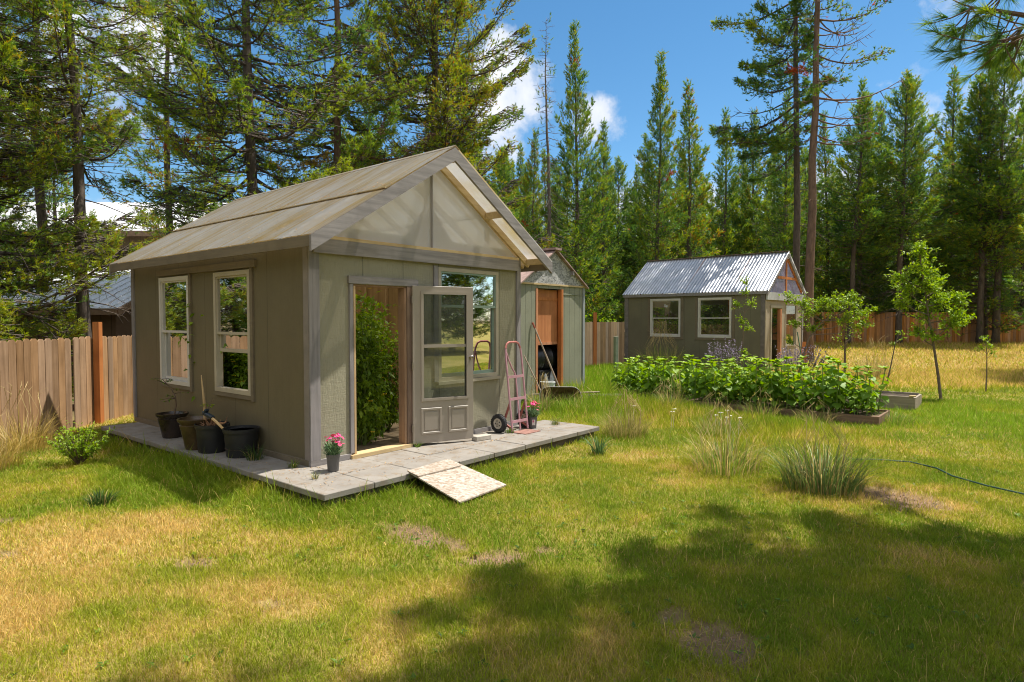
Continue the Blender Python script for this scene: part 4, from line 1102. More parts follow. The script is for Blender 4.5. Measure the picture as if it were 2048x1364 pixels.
# dry needles caught on the roof and at the lap of the sheets
rs = np.random.default_rng(16); P=[];D=[];Tt=[]
for k in range(420):
    s_ = rs.uniform(ES+.02, RS-.03); y_ = rs.uniform(Y0+.03, Y1-.05)
    if rs.random() < .5: s_ = RS-(RS-ES)*.52+.055+abs(rs.normal())*.03
    a = rs.random()*6.283; d_ = np.array([math.cos(a), 0, math.cos(a)*SL])
    P.append(w1(s_, y_, zr(s_)+.022)); q = U*math.cos(a)+V*math.sin(a); q[2] = math.cos(a)*SL; D.append(q); Tt.append(rs.random())
n = len(P); nu = U*(-SL); nu = nu+np.array([0,0,1.])
o = leaf_mesh('needle_litter', P, D, np.tile(nu,(n,1)), rs.uniform(.02,.07,n), rs.uniform(.004,.010,n), np.array(Tt), M_lit, None)
tag(o, 'dry pine needles caught on the greenhouse roof sheets', 'litter', kind='stuff')
# gravel crumbs on the bare patches
rs = np.random.default_rng(17); cb_ = MB(); cnt = 0
while cnt < 420:
    y = rs.uniform(2.6, 7.2); x = rs.uniform(-.95,1.0)*y
    if soil_mask(np.array([x]), np.array([y]))[0] < .6: continue
    r_ = rs.uniform(.004,.013); z = gz1(x,y)-.024
    cb_.lathe([(0,r_*.9),(r_*.8,r_*.5),(r_,0),(r_*.6,-r_*.5),(0,-r_*.6)], 5, (x,y,z)); cnt += 1
o = cb_.build('pebbles', plain('soil_crumbs', (.27,.20,.15), .95, 0, .5, 30, .3)); tag(o, 'small pebbles and soil crumbs on the bare patches', 'pebbles', kind='stuff')
# ------------------------------------------------------------------ pots along the shaded wall
M_glaze = plain('brown_glazed_pot', (.030,.020,.015), .22, 0, .5, 5, .25, 25, .6)
M_glaze2 = plain('olive_brown_pot', (.070,.045,.022), .28, 0, .5, 6, .3, 25, .5)
M_nurs = plain('black_nursery_plastic', (.020,.020,.022), .5, 0, .25, 6, .15, 40, .4)
M_soil = plain('potting_soil', (.09,.06,.04), .95, 0, .4, 25, .8, 90, .1)
def pot(label, loc, prof, m, soil_r, soil_z, name='flower_pot', rim=None):
    t = thing(name, label, 'pot', loc)
    MB().lathe(prof, 28).build('pot_body', m, t, True)
    b = MB(); n_ = 24
    q = [(0,0,soil_z+.012)]+[(soil_r*math.cos(6.283*k/n_), soil_r*math.sin(6.283*k/n_), soil_z) for k in range(n_)]
    b.add(q, [(0,k+1,(k+1)%n_+1) for k in range(n_)]).build('soil', M_soil, t)
    return t
glz = lambda r,h: [(0,0),(r*.58,0),(r*.62,.02),(r*.70,h*.3),(r*.86,h*.72),(r*.90,h*.80),(r*.86,h*.82),(r*.90,h*.87),(r*1.0,h*.93),(r*1.02,h),(r*.93,h),(r*.88,h*.9),(r*.82,h*.86)]
nur = lambda r,h: [(0,0),(r*.80,0),(r*.82,.01),(r*.93,h*.80),(r*.955,h*.83),(r*.955,h*.88),(r*1.0,h*.885),(r*1.01,h),(r*.96,h),(r*.93,h*.8),(r*.90,h*.55)]
PZ = .172
p1 = pot('large dark glazed pot with a bent sapling, nearest the cedar fence', (-4.72,8.72,PZ), glz(.205,.335), M_glaze, .185,.30)
p2 = pot('olive brown glazed pot with bare soil, half behind the black pot', (-4.00,7.95,PZ), glz(.215,.385), M_glaze2, .19,.34)
p3 = pot('black nursery pot heaped with dead roots and a hand tool', (-3.72,7.79,PZ), nur(.20,.345), M_nurs, .185,.31)
p4 = pot('empty black nursery pot, nearest the greenhouse corner', (-3.25,7.53,PZ), nur(.205,.335), M_nurs, .185,.10)
def sapling_twig(name, label, loc, pts, rad, leaves, lsz, m, seed, cat='sapling', side=(.12,.25), nside=9):
    rs = np.random.default_rng(seed); t = thing(name, label, cat, loc)
    b = MB().tube(pts, [rad*(1-.75*i/(len(pts)-1)) for i in range(len(pts))], 6)
    pp = np.array(pts); P=[]; D=[]
    for k in range(nside):
        f_ = rs.uniform(.3,1.0)*(len(pts)-1); i = min(int(f_), len(pts)-2); a = pp[i]+(pp[i+1]-pp[i])*(f_-i)
        d_ = unit(np.array([rs.normal(), rs.normal(), rs.uniform(-.2,.9)])); ln = rs.uniform(*side)
        b.tube([tuple(a), tuple(a+d_*ln*.5+np.array([0,0,.01])), tuple(a+d_*ln)], [rad*.35,rad*.28,rad*.18], 4)
        for j in range(leaves):
            P.append(a+d_*ln*rs.uniform(.25,1.0)); D.append(d_*.6+sphere_dirs(1,rs)[0]*.8)
    b.build('stem', M_twig, t)
    n = len(P)
    leaf_mesh('foliage', P, D, np.tile([0,0,1.],(n,1))+sphere_dirs(n,rs)*.4, rs.uniform(*lsz,n), rs.uniform(*lsz,n)*.55, np.clip(.5+rs.normal(size=n)*.2,0,1), m, t)
    return t
sapling_twig('potted_sapling', 'bent bare sapling with few small leaves in the glazed pot by the fence', (-4.72,8.72,PZ+.30), [(.03,0,0),(.06,0,.15),(.05,0,.27),(-.03,.01,.40),(-.12,.0,.50),(-.17,0,.52)], .013, 7, (.03,.05), M_leaf, 5, side=(.10,.26), nside=10)
sapling_twig('potted_sapling', 'thin green shoot beside the wooden stake in the pots', (-3.87,7.93,PZ+.33), [(.0,0,0),(.03,0,.12),(.05,0,.22),(.10,0,.32)], .006, 5, (.03,.055), M_leaf_y, 6, side=(.06,.14), nside=5)
o = MB().tube([(-3.90,7.98,PZ+.2),(-3.905,7.98,PZ+.55),(-3.94,7.98,PZ+.93)], [.022,.018,.005], 7).build('wooden_stake', M_pinez); tag(o, 'pointed pale wooden stake standing in the middle pots', 'stake')
# hand tool lying on the pot rim
t = thing('hand_tool', 'black headed hand tool with wooden handle lying across the black pot', 'tool', (-3.66,7.66,PZ+.36), R(-28))
MB().tube([(-.03,0,.085),(.10,-.015,.035),(.24,-.03,-.035)], [.016,.017,.015], 8).build('handle', M_pinez, t, True)
MB().beam((-.16,.0,.13),(.02,0,.075),.055,.045).beam((-.13,.0,.10),(-.09,0,.175),.06,.03).build('head', plain('blue_black_rubber', (.02,.03,.045), .4), t, bevel=.01)
b = MB(); rs = np.random.default_rng(9)
for k in range(46):
    a = rs.random()*6.28; r0 = rs.random()*.15; z = PZ+.315+rs.random()*.03
    d_ = unit(rs.normal(size=3)*np.array([1,1,.5])+np.array([0,0,.25]))*rs.uniform(.05,.15)
    p = np.array([-3.72+r0*math.cos(a), 7.79+r0*math.sin(a), z]); b.tube([tuple(p), tuple(p+d_*.6), tuple(p+d_)], [.006,.004,.002], 4)
o = b.build('dead_roots', plain('red_brown_roots', (.27,.14,.07), .85, 0, .4, 30)); tag(o, 'tangle of dry red brown roots heaped in the black nursery pot', 'roots')

# ------------------------------------------------------------------ potted pinks
M_gpot = plain('grey_nursery_pot', (.115,.11,.105), .55, 0, .12, 6, .1)
M_pink = plain('pink_petal', (.80,.05,.18), .5, 0, .25, 30, 0)
M_pink2 = plain('magenta_petal', (.62,.03,.24), .5, 0, .3, 30, 0)
M_blue_leaf = foliage('blue_green_blade', [(0,(.07,.13,.07)),(.5,(.15,.25,.13)),(1,(.28,.36,.18))], .25, .5)
def pinks(label, loc, h, r, seed, mp, nfl, sticker):
    rs = np.random.default_rng(seed)
    t = thing('potted_flower', label, 'potted flower', loc)
    MB().lathe([(0,0),(r*.78,0),(r*.80,.008),(r*.96,h*.85),(r*1.0,h*.86),(r*1.02,h),(r*.94,h),(r*.88,h*.7)], 24).build('pot_body', M_gpot, t, True)
    MB().add([(0,0,h*.9)]+[(r*.9*math.cos(k*.524), r*.9*math.sin(k*.524), h*.86) for k in range(12)], [(0,k+1,(k+1)%12+1) for k in range(12)]).build('soil', M_soil, t)
    n = 420; a = rs.random(n)*6.283; rr = r*np.sqrt(rs.random(n)); 
    P = np.stack([rr*np.cos(a), rr*np.sin(a), h*.9+rs.random(n)*.10], 1)
    D = np.stack([np.cos(a)*rs.uniform(.1,1.1,n), np.sin(a)*rs.uniform(.1,1.1,n), rs.uniform(.3,1.2,n)], 1)
    leaf_mesh('foliage', P, D, np.tile([0,0,1.],(n,1))+sphere_dirs(n,rs)*.5, rs.uniform(.05,.10,n), .009, np.clip(.5+rs.normal(size=n)*.2,0,1), M_blue_leaf, t)
    b = MB(); fb = []
    for k in range(nfl):
        a = rs.random()*6.283; rr = r*rs.uniform(.2,1.75); z = h+rs.uniform(.13,.24)-.05*(rr/r/1.7)
        q = np.array([rr*math.cos(a), rr*math.sin(a), z]); b.tube([(rr*.4*math.cos(a), rr*.4*math.sin(a), h*.95), (rr*.8*math.cos(a), rr*.8*math.sin(a), z-.07), tuple(q)], .0022, 4)
        up_ = unit(np.array([math.cos(a)*.6, math.sin(a)*.6, .9])+rs.normal(size=3)*.3); e1 = unit(np.cross(up_, [.3,.5,.1])); e2 = np.cross(up_, e1)
        f_ = MB(); R_ = rs.uniform(.017,.024)
        for j in range(5):
            c_ = j*1.2566+rs.random()*.2
            pt = lambda ang, rad, lift: tuple(q+(e1*math.cos(ang)+e2*math.sin(ang))*rad+up_*lift)
            f_.add([tuple(q), pt(c_-.52,R_*.8,.006), pt(c_-.25,R_*1.05,.003), pt(c_+.05,R_*.95,.006), pt(c_+.3,R_*1.05,.003), pt(c_+.52,R_*.8,.006)], [(0,1,2,3,4,5)])
        fb.append(f_)
    b.build('stem', M_stem, t)
    for k, f_ in enumerate(fb): f_.build('flower', mp if k % 4 else M_pink2, t)
    if sticker:
        st = MB(); 
        arc = [(-.35+.1*k) for k in range(8)]
        pts = [(math.cos(a_-1.35)*r*.985, math.sin(a_-1.35)*r*.985) for a_ in arc]
        st.add([(x_,y_,h*.30) for x_,y_ in pts]+[(x_*1.03,y_*1.03,h*.80) for x_,y_ in pts], [(k,k+1,k+9,k+8) for k in range(7)])
        lb = st.build('price_label', plain('white_label', (.62,.56,.52), .5, 0, .05, 4, 0), t)
        st = MB(); pts = [(math.cos(a_-1.35)*r*1.0, math.sin(a_-1.35)*r*1.0) for a_ in arc[1:5]]
        st.add([(x_,y_,h*.55) for x_,y_ in pts]+[(x_*1.02,y_*1.02,h*.74) for x_,y_ in pts], [(k,k+1,k+5,k+4) for k in range(3)])
        st.build('printed_flower', plain('label_pink', (.55,.10,.20), .5), lb)
    return t
q = w1(.03,-.36); pinks('grey pot of pink carnations in front of the taupe siding, left of the doorway', (q[0],q[1],PZ), .185, .073, 41, M_pink, 30, False)
q = w1(3.53,-.37); pinks('labelled grey pot of magenta carnations beside the pink hand truck', (q[0],q[1],PZ), .17, .072, 43, M_pink, 24, True)

# ------------------------------------------------------------------ hand truck
M_ptube = plain('faded_pink_paint', (.50,.27,.31), .5, .1, .16, 6, .1)
M_rusty = plain('rusty_red_paint', (.38,.13,.11), .65, .1, .3, 14, .3)
M_tyre = plain('black_tyre', (.025,.025,.027), .7, 0, .2, 10, .3)
M_rimc = plain('cream_wheel_rim', (.52,.47,.40), .5, .1, .12, 8, .1)
ht = thing('hand_truck', 'faded pink hand truck leaning against the greenhouse front wall', 'hand truck', tuple(w1(3.02,-.40,0)), TH)
ln = .115                                         # lean towards the wall per metre
def hp(x, z, y=0): return (x, y+z*ln, z)
fr = MB()
loop = [hp(0,.02)]+[hp(0,1.12)]+[hp(.012,1.21),hp(.045,1.275),hp(.10,1.30),hp(.26,1.30),hp(.315,1.275),hp(.348,1.21)]+[hp(.36,1.12)]+[hp(.36,.02)]
fr.tube(loop, .0145, 8)
fr.tube([hp(.02,1.16),hp(.05,1.06),hp(.12,.92),hp(.165,.86),hp(.185,.78),hp(.185,.03)], .012, 8)
fr.build('frame', M_ptube, ht, True)
MB().tube([hp(.012,1.212),hp(.045,1.277),hp(.10,1.302),hp(.26,1.302),hp(.315,1.277),hp(.348,1.212)], .0158, 8).build('grip', M_rusty, ht, True)
for z in (.80,.48,.155):
    MB().beam(hp(.0,z,-.012), hp(.36,z,-.012), .008, .038).build('crossbar', M_ptube, ht)
MB().box(.0,.36,-.24,.02,.0,.012).build('toe_plate', plain('rusty_toe', (.27,.14,.11), .7, .1, .3, 14, .3), ht)
for sx, wx in ((0,-.12),(.36,.48)):
    MB().beam((sx,.02,.06),(sx,.17,.13),.02,.03).beam((sx,.17,.13),hp(sx,.42),.02,.03).build('axle_bracket', M_rusty, ht)
MB().tube([(-.16,.16,.13),(.52,.16,.13)], .010, 8).build('axle', M_knob, ht)
My = Matrix.Rotation(R(90), 3, 'Y')
for wx in (-.115,.475):
    ty = MB().lathe([(.072,-.028),(.10,-.040),(.122,-.034),(.131,-.016),(.133,0),(.131,.016),(.122,.034),(.10,.040),(.072,.028)], 32, (wx,.16,.135), My).build('wheel', M_tyre, ht, True)
    MB().lathe([(0,-.020),(.022,-.036),(.024,-.022),(.05,-.018),(.070,-.032),(.078,-.030),(.078,.030),(.070,.032),(.05,.018),(.024,.022),(.022,.036),(0,.020)], 24, (wx,.16,.135), My).build('rim', M_rimc, ty, True)
    hb_ = MB()
    for k in range(5):
        a = k*1.257
        for sg in (-1,1):
            hb_.lathe([(0,.001),(.009,.001),(.009,-.001),(0,-.001)], 8, (wx+sg*.0265,.16+.040*math.cos(a),.135+.040*math.sin(a)), My)
    hb_.build('bolt', M_blackm, ty)
    # tread blocks
    tb = MB()
    for k in range(30):
        a = k*6.283/30
        for sg in (-1,1):
            c_ = Vector((wx+sg*.016, .16+.133*math.cos(a+sg*.05), .135+.133*math.sin(a+sg*.05)))
            rd = Vector((0,math.cos(a),math.sin(a))); tg = Vector((0,-math.sin(a),math.cos(a)))
            tb.beam(c_-tg*.008, c_+tg*.008, .022, .007, rd)
    tb.build('tread', M_tyre, ty)

# ------------------------------------------------------------------ beds, sunflowers
M_bedw = wood('brown_bed_timber', (.26,.16,.105), (.15,.09,.06), 'X', 1, .2)
BROT = math.atan2(BEDD[1], BEDD[0])
bed = thing('garden_bed', 'long low timber garden bed filled with young sunflowers', 'garden bed', (BEDA[0],BEDA[1],0), BROT)
for y0 in (0, BEDW-.04):
    for k in range(2): MB().box(k*BEDL/2+.002,(k+1)*BEDL/2-.002,y0,y0+.04,-.05,.15).build('side_board', M_bedw, bed)
for x0 in (.0, BEDL-.04): MB().box(x0+.0021 if x0==0 else x0,x0+.04-(0 if x0==0 else .0021),.041,BEDW-.041,-.05,.145).build('end_board', M_bedw, bed)
MB().box(.045,BEDL-.045,.045,BEDW-.045,-.05,.11).build('soil', plain('bed_soil', (.12,.085,.06), .95, 0, .4, 12, .8, 50, .1), bed)
bed2 = thing('garden_bed', 'small grey plank bed box behind the end of the sunflower bed', 'garden bed', (7.92,12.42,0), BROT+math.pi)
M_bedg = wood('grey_bed_plank', (.36,.30,.23), (.24,.19,.14), 'X', 1, .2)
MB().box(.0,2.4,-.04,0,-.05,.27).build('side_board', M_bedg, bed2); MB().box(.0,2.4,-.9,-.86,-.05,.27).build('side_board', M_bedg, bed2)
MB().box(-.042,-.001,-.9,0,-.05,.25).build('end_board', M_bedg, bed2); MB().box(-.05,.06,-.06,.02,.272,.30).build('corner_cap', M_pine, bed2)
MB().box(.0,2.4,-.858,-.042,-.05,.23).build('soil', plain('bed_soil_dark', (.07,.055,.04), .95, 0, .4, 12, .8, 50, .1), bed2)

def sunflower(seed):
    rs = np.random.default_rng(seed); t = thing('sunflower_plant', 'young leafy sunflower plant growing in the long timber bed', 'plant', (0,0,0), 0, 'sunflower plants in the timber bed')
    h = .84; lx, ly = rs.normal(size=2)*.05
    MB().tube([(0,0,0),(lx*.4,ly*.4,h*.5),(lx,ly,h)], [.011,.010,.007], 6).build('stem', M_sunf2, t)
    b = []; P=[];D=[];Ls=[];Ti=[]
    nl = 17
    for k in range(nl):
        f_ = .14+.86*(k/(nl-1)); a = k*2.4+rs.normal()*.3; z = h*f_
        base = np.array([lx*f_, ly*f_, z]); pet = rs.uniform(.05,.11)*(1.1-.6*f_)
        d_ = np.array([math.cos(a), math.sin(a), .55]); e = base+unit(d_)*pet
        dr = np.array([math.cos(a), math.sin(a), -.25-.35*rs.random() if f_ < .85 else .5])
        P.append(e); D.append(dr); Ls.append(rs.uniform(.13,.19)*(1.0-.30*max(0,f_-.6)/.4)*(.75+.25*min(1,f_*2))); Ti.append(np.clip(.25+.45*f_+rs.normal()*.15,0,1))
    for k in range(9):
        a = k*2.1; P.append(np.array([lx,ly,h])); D.append([math.cos(a),math.sin(a),rs.uniform(.4,1.4)]); Ls.append(rs.uniform(.06,.10)); Ti.append(.8+rs.random()*.2)
    n = len(P); Ls = np.array(Ls)
    sunleaf('foliage', np.array(P), np.array(D), Ls, np.array(Ti), t, rs)
    return t
M_sunf2 = plain('sunflower_stem', (.17,.25,.06), .6, 0, .15, 10, 0)
def sunleaf(name, P, D, Ls, Ti, parent, rs):
    """heart shaped leaf, 12 vertices, cupped and drooping"""
    prof = [(0,.0),(.04,.26),(.20,.44),(.42,.42),(.68,.26),(1.0,0)]
    D = unit(D); n = len(P); Nn = np.tile([0,0,1.],(n,1))+sphere_dirs(n,rs)*.35
    S = unit(np.cross(D,Nn)); Nn = np.cross(S,D)
    v = np.zeros((n,18,3)); Lc = Ls[:,None]
    for i,(x,w) in enumerate(prof):
        c = P + D*Lc*x - Nn*Lc*(.30*x*x)
        v[:,i*3] = c + S*Lc*w - Nn*Lc*w*.10 + Nn*Lc*.05; v[:,i*3+1] = c; v[:,i*3+2] = c - S*Lc*w - Nn*Lc*w*.10 + Nn*Lc*.05
    f = []
    for i in range(5): f += [i*3,i*3+1,i*3+4,i*3+3, i*3+1,i*3+2,i*3+5,i*3+4]
    li = (np.arange(n)[:,None]*18+np.array(f)).ravel()
    return np_mesh(name, v.reshape(-1,3), li, 4, M_sunf, parent, attrs={'tint': np.repeat(Ti,18)}, smooth=True)
protos = [sunflower(100+i) for i in range(6)]
rr = random.Random(12); spots = []
for i in range(27):
    for j in range(5):
        x = .22+i*(BEDL-.40)/26+rr.uniform(-.07,.07); y = .12+j*.20+rr.uniform(-.06,.06)
        if rr.random() < .10: continue
        spots.append((x,y))
for k, (x, y) in enumerate(spots):
    hgt = rr.uniform(.72,1.10)*(.92+.16*x/BEDL)
    if x > 4.75: hgt *= .85
    px, py = BEDA+BEDD*x+BEDN*y
    if k < len(protos):
        o = protos[k]; o.location = (px,py,.10); o.rotation_euler = (0,0,rr.random()*6.28); o.scale = (hgt,)*3
    else: dup(protos[k % 6], (px,py,.10), rr.random()*6.28, hgt)

# ------------------------------------------------------------------ garden hose
M_hose = plain('green_hose', (.035,.085,.065), .4, 0, .15, 5, 0)
o = MB().tube([(4.2,7.95,.03),(4.6,7.9,.04),(4.93,7.75,.045),(5.02,7.4,.05),(4.96,7.05,.045),(5.05,6.65,.04),(5.2,6.3,.04),(5.6,5.9,.03),(6.4,5.6,.03)], .009, 8).build('garden_hose', M_hose, None, True)
tag(o, 'thin green garden hose snaking through the lawn by the grass clumps', 'hose')

# ------------------------------------------------------------------ clumps, weeds, tufts
M_clump = colattr('clump_blade', .4, .5, .4)
def clump(name, label, loc, n, h, spread, w, cg, cd_, fdry, seed, heads=0, cat='grass clump'):
    rs = np.random.default_rng(seed); nseg = 5
    a = rs.random(n)*6.283; r0 = spread*.45*np.sqrt(rs.random(n)); lean = rs.uniform(.1,1.35,n)
    hh_ = h*rs.uniform(.35,1.1,n)
    dirx, diry = np.cos(a), np.sin(a); ta = a+1.57+rs.normal(size=n)*.6
    V_ = np.zeros((n,nseg*2+1,3)); 
    for i in range(nseg+1):
        f_ = i/nseg; rad = r0+lean*hh_*.75*f_**1.7; z = hh_*(f_-.42*lean*f_**2.6)
        cx = rad*dirx; cy2 = rad*diry; wv = w*(1-f_**1.5)*.5
        if i < nseg:
            V_[:,i*2] = np.stack([cx-np.cos(ta)*wv, cy2-np.sin(ta)*wv, z],1); V_[:,i*2+1] = np.stack([cx+np.cos(ta)*wv, cy2+np.sin(ta)*wv, z],1)
        else: V_[:,nseg*2] = np.stack([cx,cy2,z],1)
    f = []; npf = []
    for i in range(nseg-1): f += [i*2,i*2+1,i*2+3,i*2+2]; npf.append(4)
    f += [nseg*2-2,nseg*2-1,nseg*2]; npf.append(3)
    li = (np.arange(n)[:,None]*(nseg*2+1)+np.array(f)).ravel()
    dry = rs.random(n) < fdry
    c = np.where(dry[:,None], np.array(cd_), np.array(cg))*(.65+.7*rs.random((n,1)))
    t = thing(name, label, cat, loc)
    np_mesh('blades', V_.reshape(-1,3), li, np.tile(npf,n), M_clump, t, attrs={'Col': np.repeat(c,nseg*2+1,0)})
    if heads:
        b = MB()
        for k in range(heads):
            a_ = rs.random()*6.283; l_ = rs.uniform(.1,.5); z = h*rs.uniform(1.0,1.35)
            p = [(math.cos(a_)*spread*.3,math.sin(a_)*spread*.3,0),(math.cos(a_)*l_*.25*h+math.cos(a_)*spread*.3,math.sin(a_)*l_*.25*h,z*.6),(math.cos(a_)*l_*.7*h,math.sin(a_)*l_*.7*h,z*.93),(math.cos(a_)*l_*1.1*h,math.sin(a_)*l_*1.1*h,z)]
            b.tube(p, [.003,.002,.004,.001], 4)
        b.build('seed_head', plain(name+'_seed', (.48,.36,.16), .8, 0, .2), t)
    return t
CG, CD, LG = (.12,.20,.035), (.50,.38,.14), (.19,.28,.035)
clump('grass_clump', 'big blue green bunch grass clump near the soil patch on the lawn', (3.30,6.66,0), 520, .64, .85, .010, (.145,.225,.05), CD, .30, 1, 14)
clump('grass_clump', 'looser yellowing bunch grass clump between the big clump and pavers', (2.55,7.45,0), 300, .60, .85, .009, LG, CD, .45, 2, 12)
clump('grass_tuft', 'iris like green tuft in front of the paver walkway end', (1.16,8.38,0), 60, .36, .18, .02, (.11,.20,.06), CD, .05, 3)
clump('grass_tuft', 'dark green tuft on the dry lawn left of the walkway', (-4.02,6.12,0), 220, .17, .26, .009, (.05,.11,.02), CD, .1, 4)
clump('grass_tuft', 'tall dry grass tuft against the sunlit cedar fence', (-6.75,8.65,0), 420, .72, .8, .006, (.33,.27,.05), (.52,.37,.11), .6, 5, 12)
clump('grass_tuft', 'golden dry grass at the edge of the photo below the cedar fence', (-6.35,7.55,0), 420, .55, .8, .006, (.33,.27,.05), (.52,.37,.11), .6, 6, 18)
clump('grass_tuft', 'feathery dry grass beside the paver walkway end', (1.75,9.7,0), 620, .55, .75, .005, (.21,.22,.04), (.46,.36,.13), .5, 7, 30)
clump('grass_tuft', 'seeding wild grass growing by the wheelbarrow and hoe', (.55,12.2,0), 300, .6, .6, .007, LG, CD, .3, 8, 22)
clump('grass_tuft', 'lush green grass growing up in front of the tipped wheelbarrow', (1.35,12.2,0), 340, .42, .9, .007, (.21,.32,.03), CD, .2, 44, 8)
clump('grass_tuft', 'green weedy grass along the shaded end of the pots', (-3.0,7.32,PZ), 120, .26, .2, .006, (.06,.11,.02), CD, .1, 9)
clump('grass_tuft', 'sunlit tuft at the greenhouse corner post', (-2.42,6.93,PZ), 70, .12, .12, .007, (.16,.23,.03), CD, .15, 10)
clump('grass_tuft', 'small tuft between pavers beside the pink carnations', (-2.02,6.42,PZ), 40, .11, .08, .006, (.16,.20,.06), CD, .2, 11)
clump('grass_tuft', 'small tuft under the hand truck wheel', tuple(w1(3.0,-.36)), 60, .12, .14, .007, (.14,.23,.03), CD, .1, 12)
clump('grass_tuft', 'tuft sprouting at the door jamb foot', tuple(w1(1.47,-.1)), 40, .11, .08, .007, (.14,.23,.03), CD, .1, 13)
clump('grass_tuft', 'tuft growing out of the far paver joint', tuple(w1(4.0,-.45)), 70, .16, .16, .006, (.18,.22,.05), CD, .3, 14)
clump('grass_tuft', 'seeding grass over the front board of the sunflower bed', (3.15,12.5,0), 260, .6, .5, .008, LG, CD, .35, 15, 12)
clump('grass_tuft', 'white flowered yarrow patch before the sunflower bed', (3.3,9.9,0), 320, .42, .9, .006, LG, CD, .4, 16, 10)
clump('grass_tuft', 'tall seeding grass at the dark wall of the far greenhouse', (5.3,22.4,0), 700, 1.15, 1.6, .012, LG, CD, .3, 17, 40)
clump('grass_tuft', 'dry seeding grass behind the sapling trunks', (10.9,19.0,.05), 260, 1.0, 1.0, .012, (.25,.25,.07), CD, .6, 18, 24)
for k, (x_, lab) in enumerate(((.5,'grass hiding the left end of the bed board'),(1.5,'thin dry grass before the bed, second clump from its left end'),(2.6,'green and straw grass leaning on the middle of the bed board'),(3.5,'short seeding grass before the bed, right of its middle'),(4.4,'low grass clump at the bed board near its right end'))):
    p_ = BEDA+BEDD*x_-BEDN*.22
    clump('grass_tuft', lab, (p_[0],p_[1],0), 300, .34+.1*(k % 2), .75, .007, LG, CD, .35, 30+k, 8)
p_ = BEDA+BEDD*(BEDL+.15)+BEDN*.5; clump('grass_tuft', 'green grass tuft at the near end board of the sunflower bed', (p_[0],p_[1],0), 260, .30, .7, .007, LG, CD, .2, 37)
# small broad leaved weeds through the turf
rs = np.random.default_rng(72); P=[];D=[];Tt=[]
for k in range(900):
    y = math.sqrt(rs.random()*(10**2-2.4**2)+2.4**2); x = (rs.random()*2-1)*y*.9
    xa = np.array([x]); ya = np.array([y])
    if x < -6.5 or blocked(xa,ya)[0] or dry_mask(xa,ya)[0] > .62: continue
    z = gz1(x,y)+.012; r_ = rs.uniform(.012,.03)
    for j in range(rs.integers(3,7)):
        a = rs.random()*6.283; P.append((x,y,z)); D.append((math.cos(a),math.sin(a),rs.uniform(.1,.7))); Tt.append(np.clip(.45+rs.normal()*.2,0,1))
n = len(P)
o = leaf_mesh('lawn_weeds', P, D, np.tile([0,0,1.],(n,1)), rs.uniform(.03,.06,n), rs.uniform(.014,.026,n), np.array(Tt), M_leaf, None)
tag(o, 'small broad leaved weeds scattered through the lawn', 'weeds', kind='stuff')
# shrub on the left
rs = np.random.default_rng(70)
t = thing('shrub', 'small bright green shrub growing near the walkway and cedar fence', 'shrub', (-5.35,7.75,0))
b = MB(); P=[];D=[]
for k in range(46):
    a = rs.random()*6.283; d_ = unit(np.array([math.cos(a)*rs.uniform(.1,.9), math.sin(a)*rs.uniform(.1,.9), .8])); l_ = rs.uniform(.25,.55)
    p1_ = d_*l_; b.tube([(0,0,0), tuple(p1_*.5+np.array([0,0,.02])), tuple(p1_)], [.007,.005,.002], 4)
    for j in range(26):
        P.append(p1_*rs.uniform(.35,1.05)+rs.normal(size=3)*.015); D.append(d_*.7+sphere_dirs(1,rs)[0]*.8)
b.build('stem', M_twig, t); n = len(P)
leaf_mesh('foliage', P, D, np.tile([0,0,1.],(n,1))+sphere_dirs(n,rs)*.5, rs.uniform(.035,.065,n), rs.uniform(.015,.026,n), np.clip(.45+rs.normal(size=n)*.22,0,1), M_leaf_y, t)
# yarrow heads
yb = MB()
for k in range(9):
    x, y = 3.3+rs.normal()*.5, 9.9+rs.normal()*.35; z = rs.uniform(.28,.42)
    yb.tube([(x,y,0),(x+.02,y,z)], .003, 4)
    for j in range(9):
        a = rs.random()*6.28; r_ = .035*math.sqrt(rs.random()); yb.lathe([(0,.008),(.010,.004),(.008,0),(0,-.002)], 6, (x+.02+r_*math.cos(a), y+r_*math.sin(a), z))
o = yb.build('yarrow', plain('yarrow_white', (.60,.56,.45), .7, 0, .15)); tag(o, 'scattered white yarrow flower heads before the sunflower bed', 'wildflower', kind='stuff')

# catmint, mauve spikes
M_mauve = foliage('mauve_spike', [(0,(.17,.13,.20)),(.5,(.29,.23,.34)),(1,(.38,.32,.42))], .2, .7)
def catmint(label, loc, n, h, r, seed):
    rs = np.random.default_rng(seed); t = thing('catmint', label, 'flowering plant', loc)
    b = MB(); P=[];D=[];P2=[];D2=[]
    for k in range(n):
        a = rs.random()*6.283; q = r*math.sqrt(rs.random()); l_ = h*rs.uniform(.6,1.1); dx, dy = math.cos(a)*q, math.sin(a)*q
        b.tube([(dx*.5,dy*.5,0),(dx,dy,l_)], [.005,.002], 4)
        for j in range(26): 
            f_ = rs.uniform(.45,1.0); P.append([dx*(.5+.5*f_),dy*(.5+.5*f_),l_*f_]); D.append(sphere_dirs(1,rs)[0]+[0,0,.3])
        for j in range(20):
            f_ = rs.uniform(.05,.6); P2.append([dx*(.5+.5*f_),dy*(.5+.5*f_),l_*f_]); D2.append(sphere_dirs(1,rs)[0])
    b.build('stem', M_stem, t); m_ = len(P); U_ = np.tile([0,0,1.],(m_,1))
    leaf_mesh('flower_spike', P, D, U_+sphere_dirs(m_,rs)*.5, .05, .035, rs.random(m_), M_mauve, t)
    m_ = len(P2); leaf_mesh('foliage', P2, D2, np.tile([0,0,1.],(m_,1)), .05, .025, np.clip(.4+rs.normal(size=m_)*.2,0,1), M_leaf, t)
catmint('mauve catmint clump against the dark side wall of the far greenhouse', (6.9,20.5,0), 40, 1.15, .7, 81)
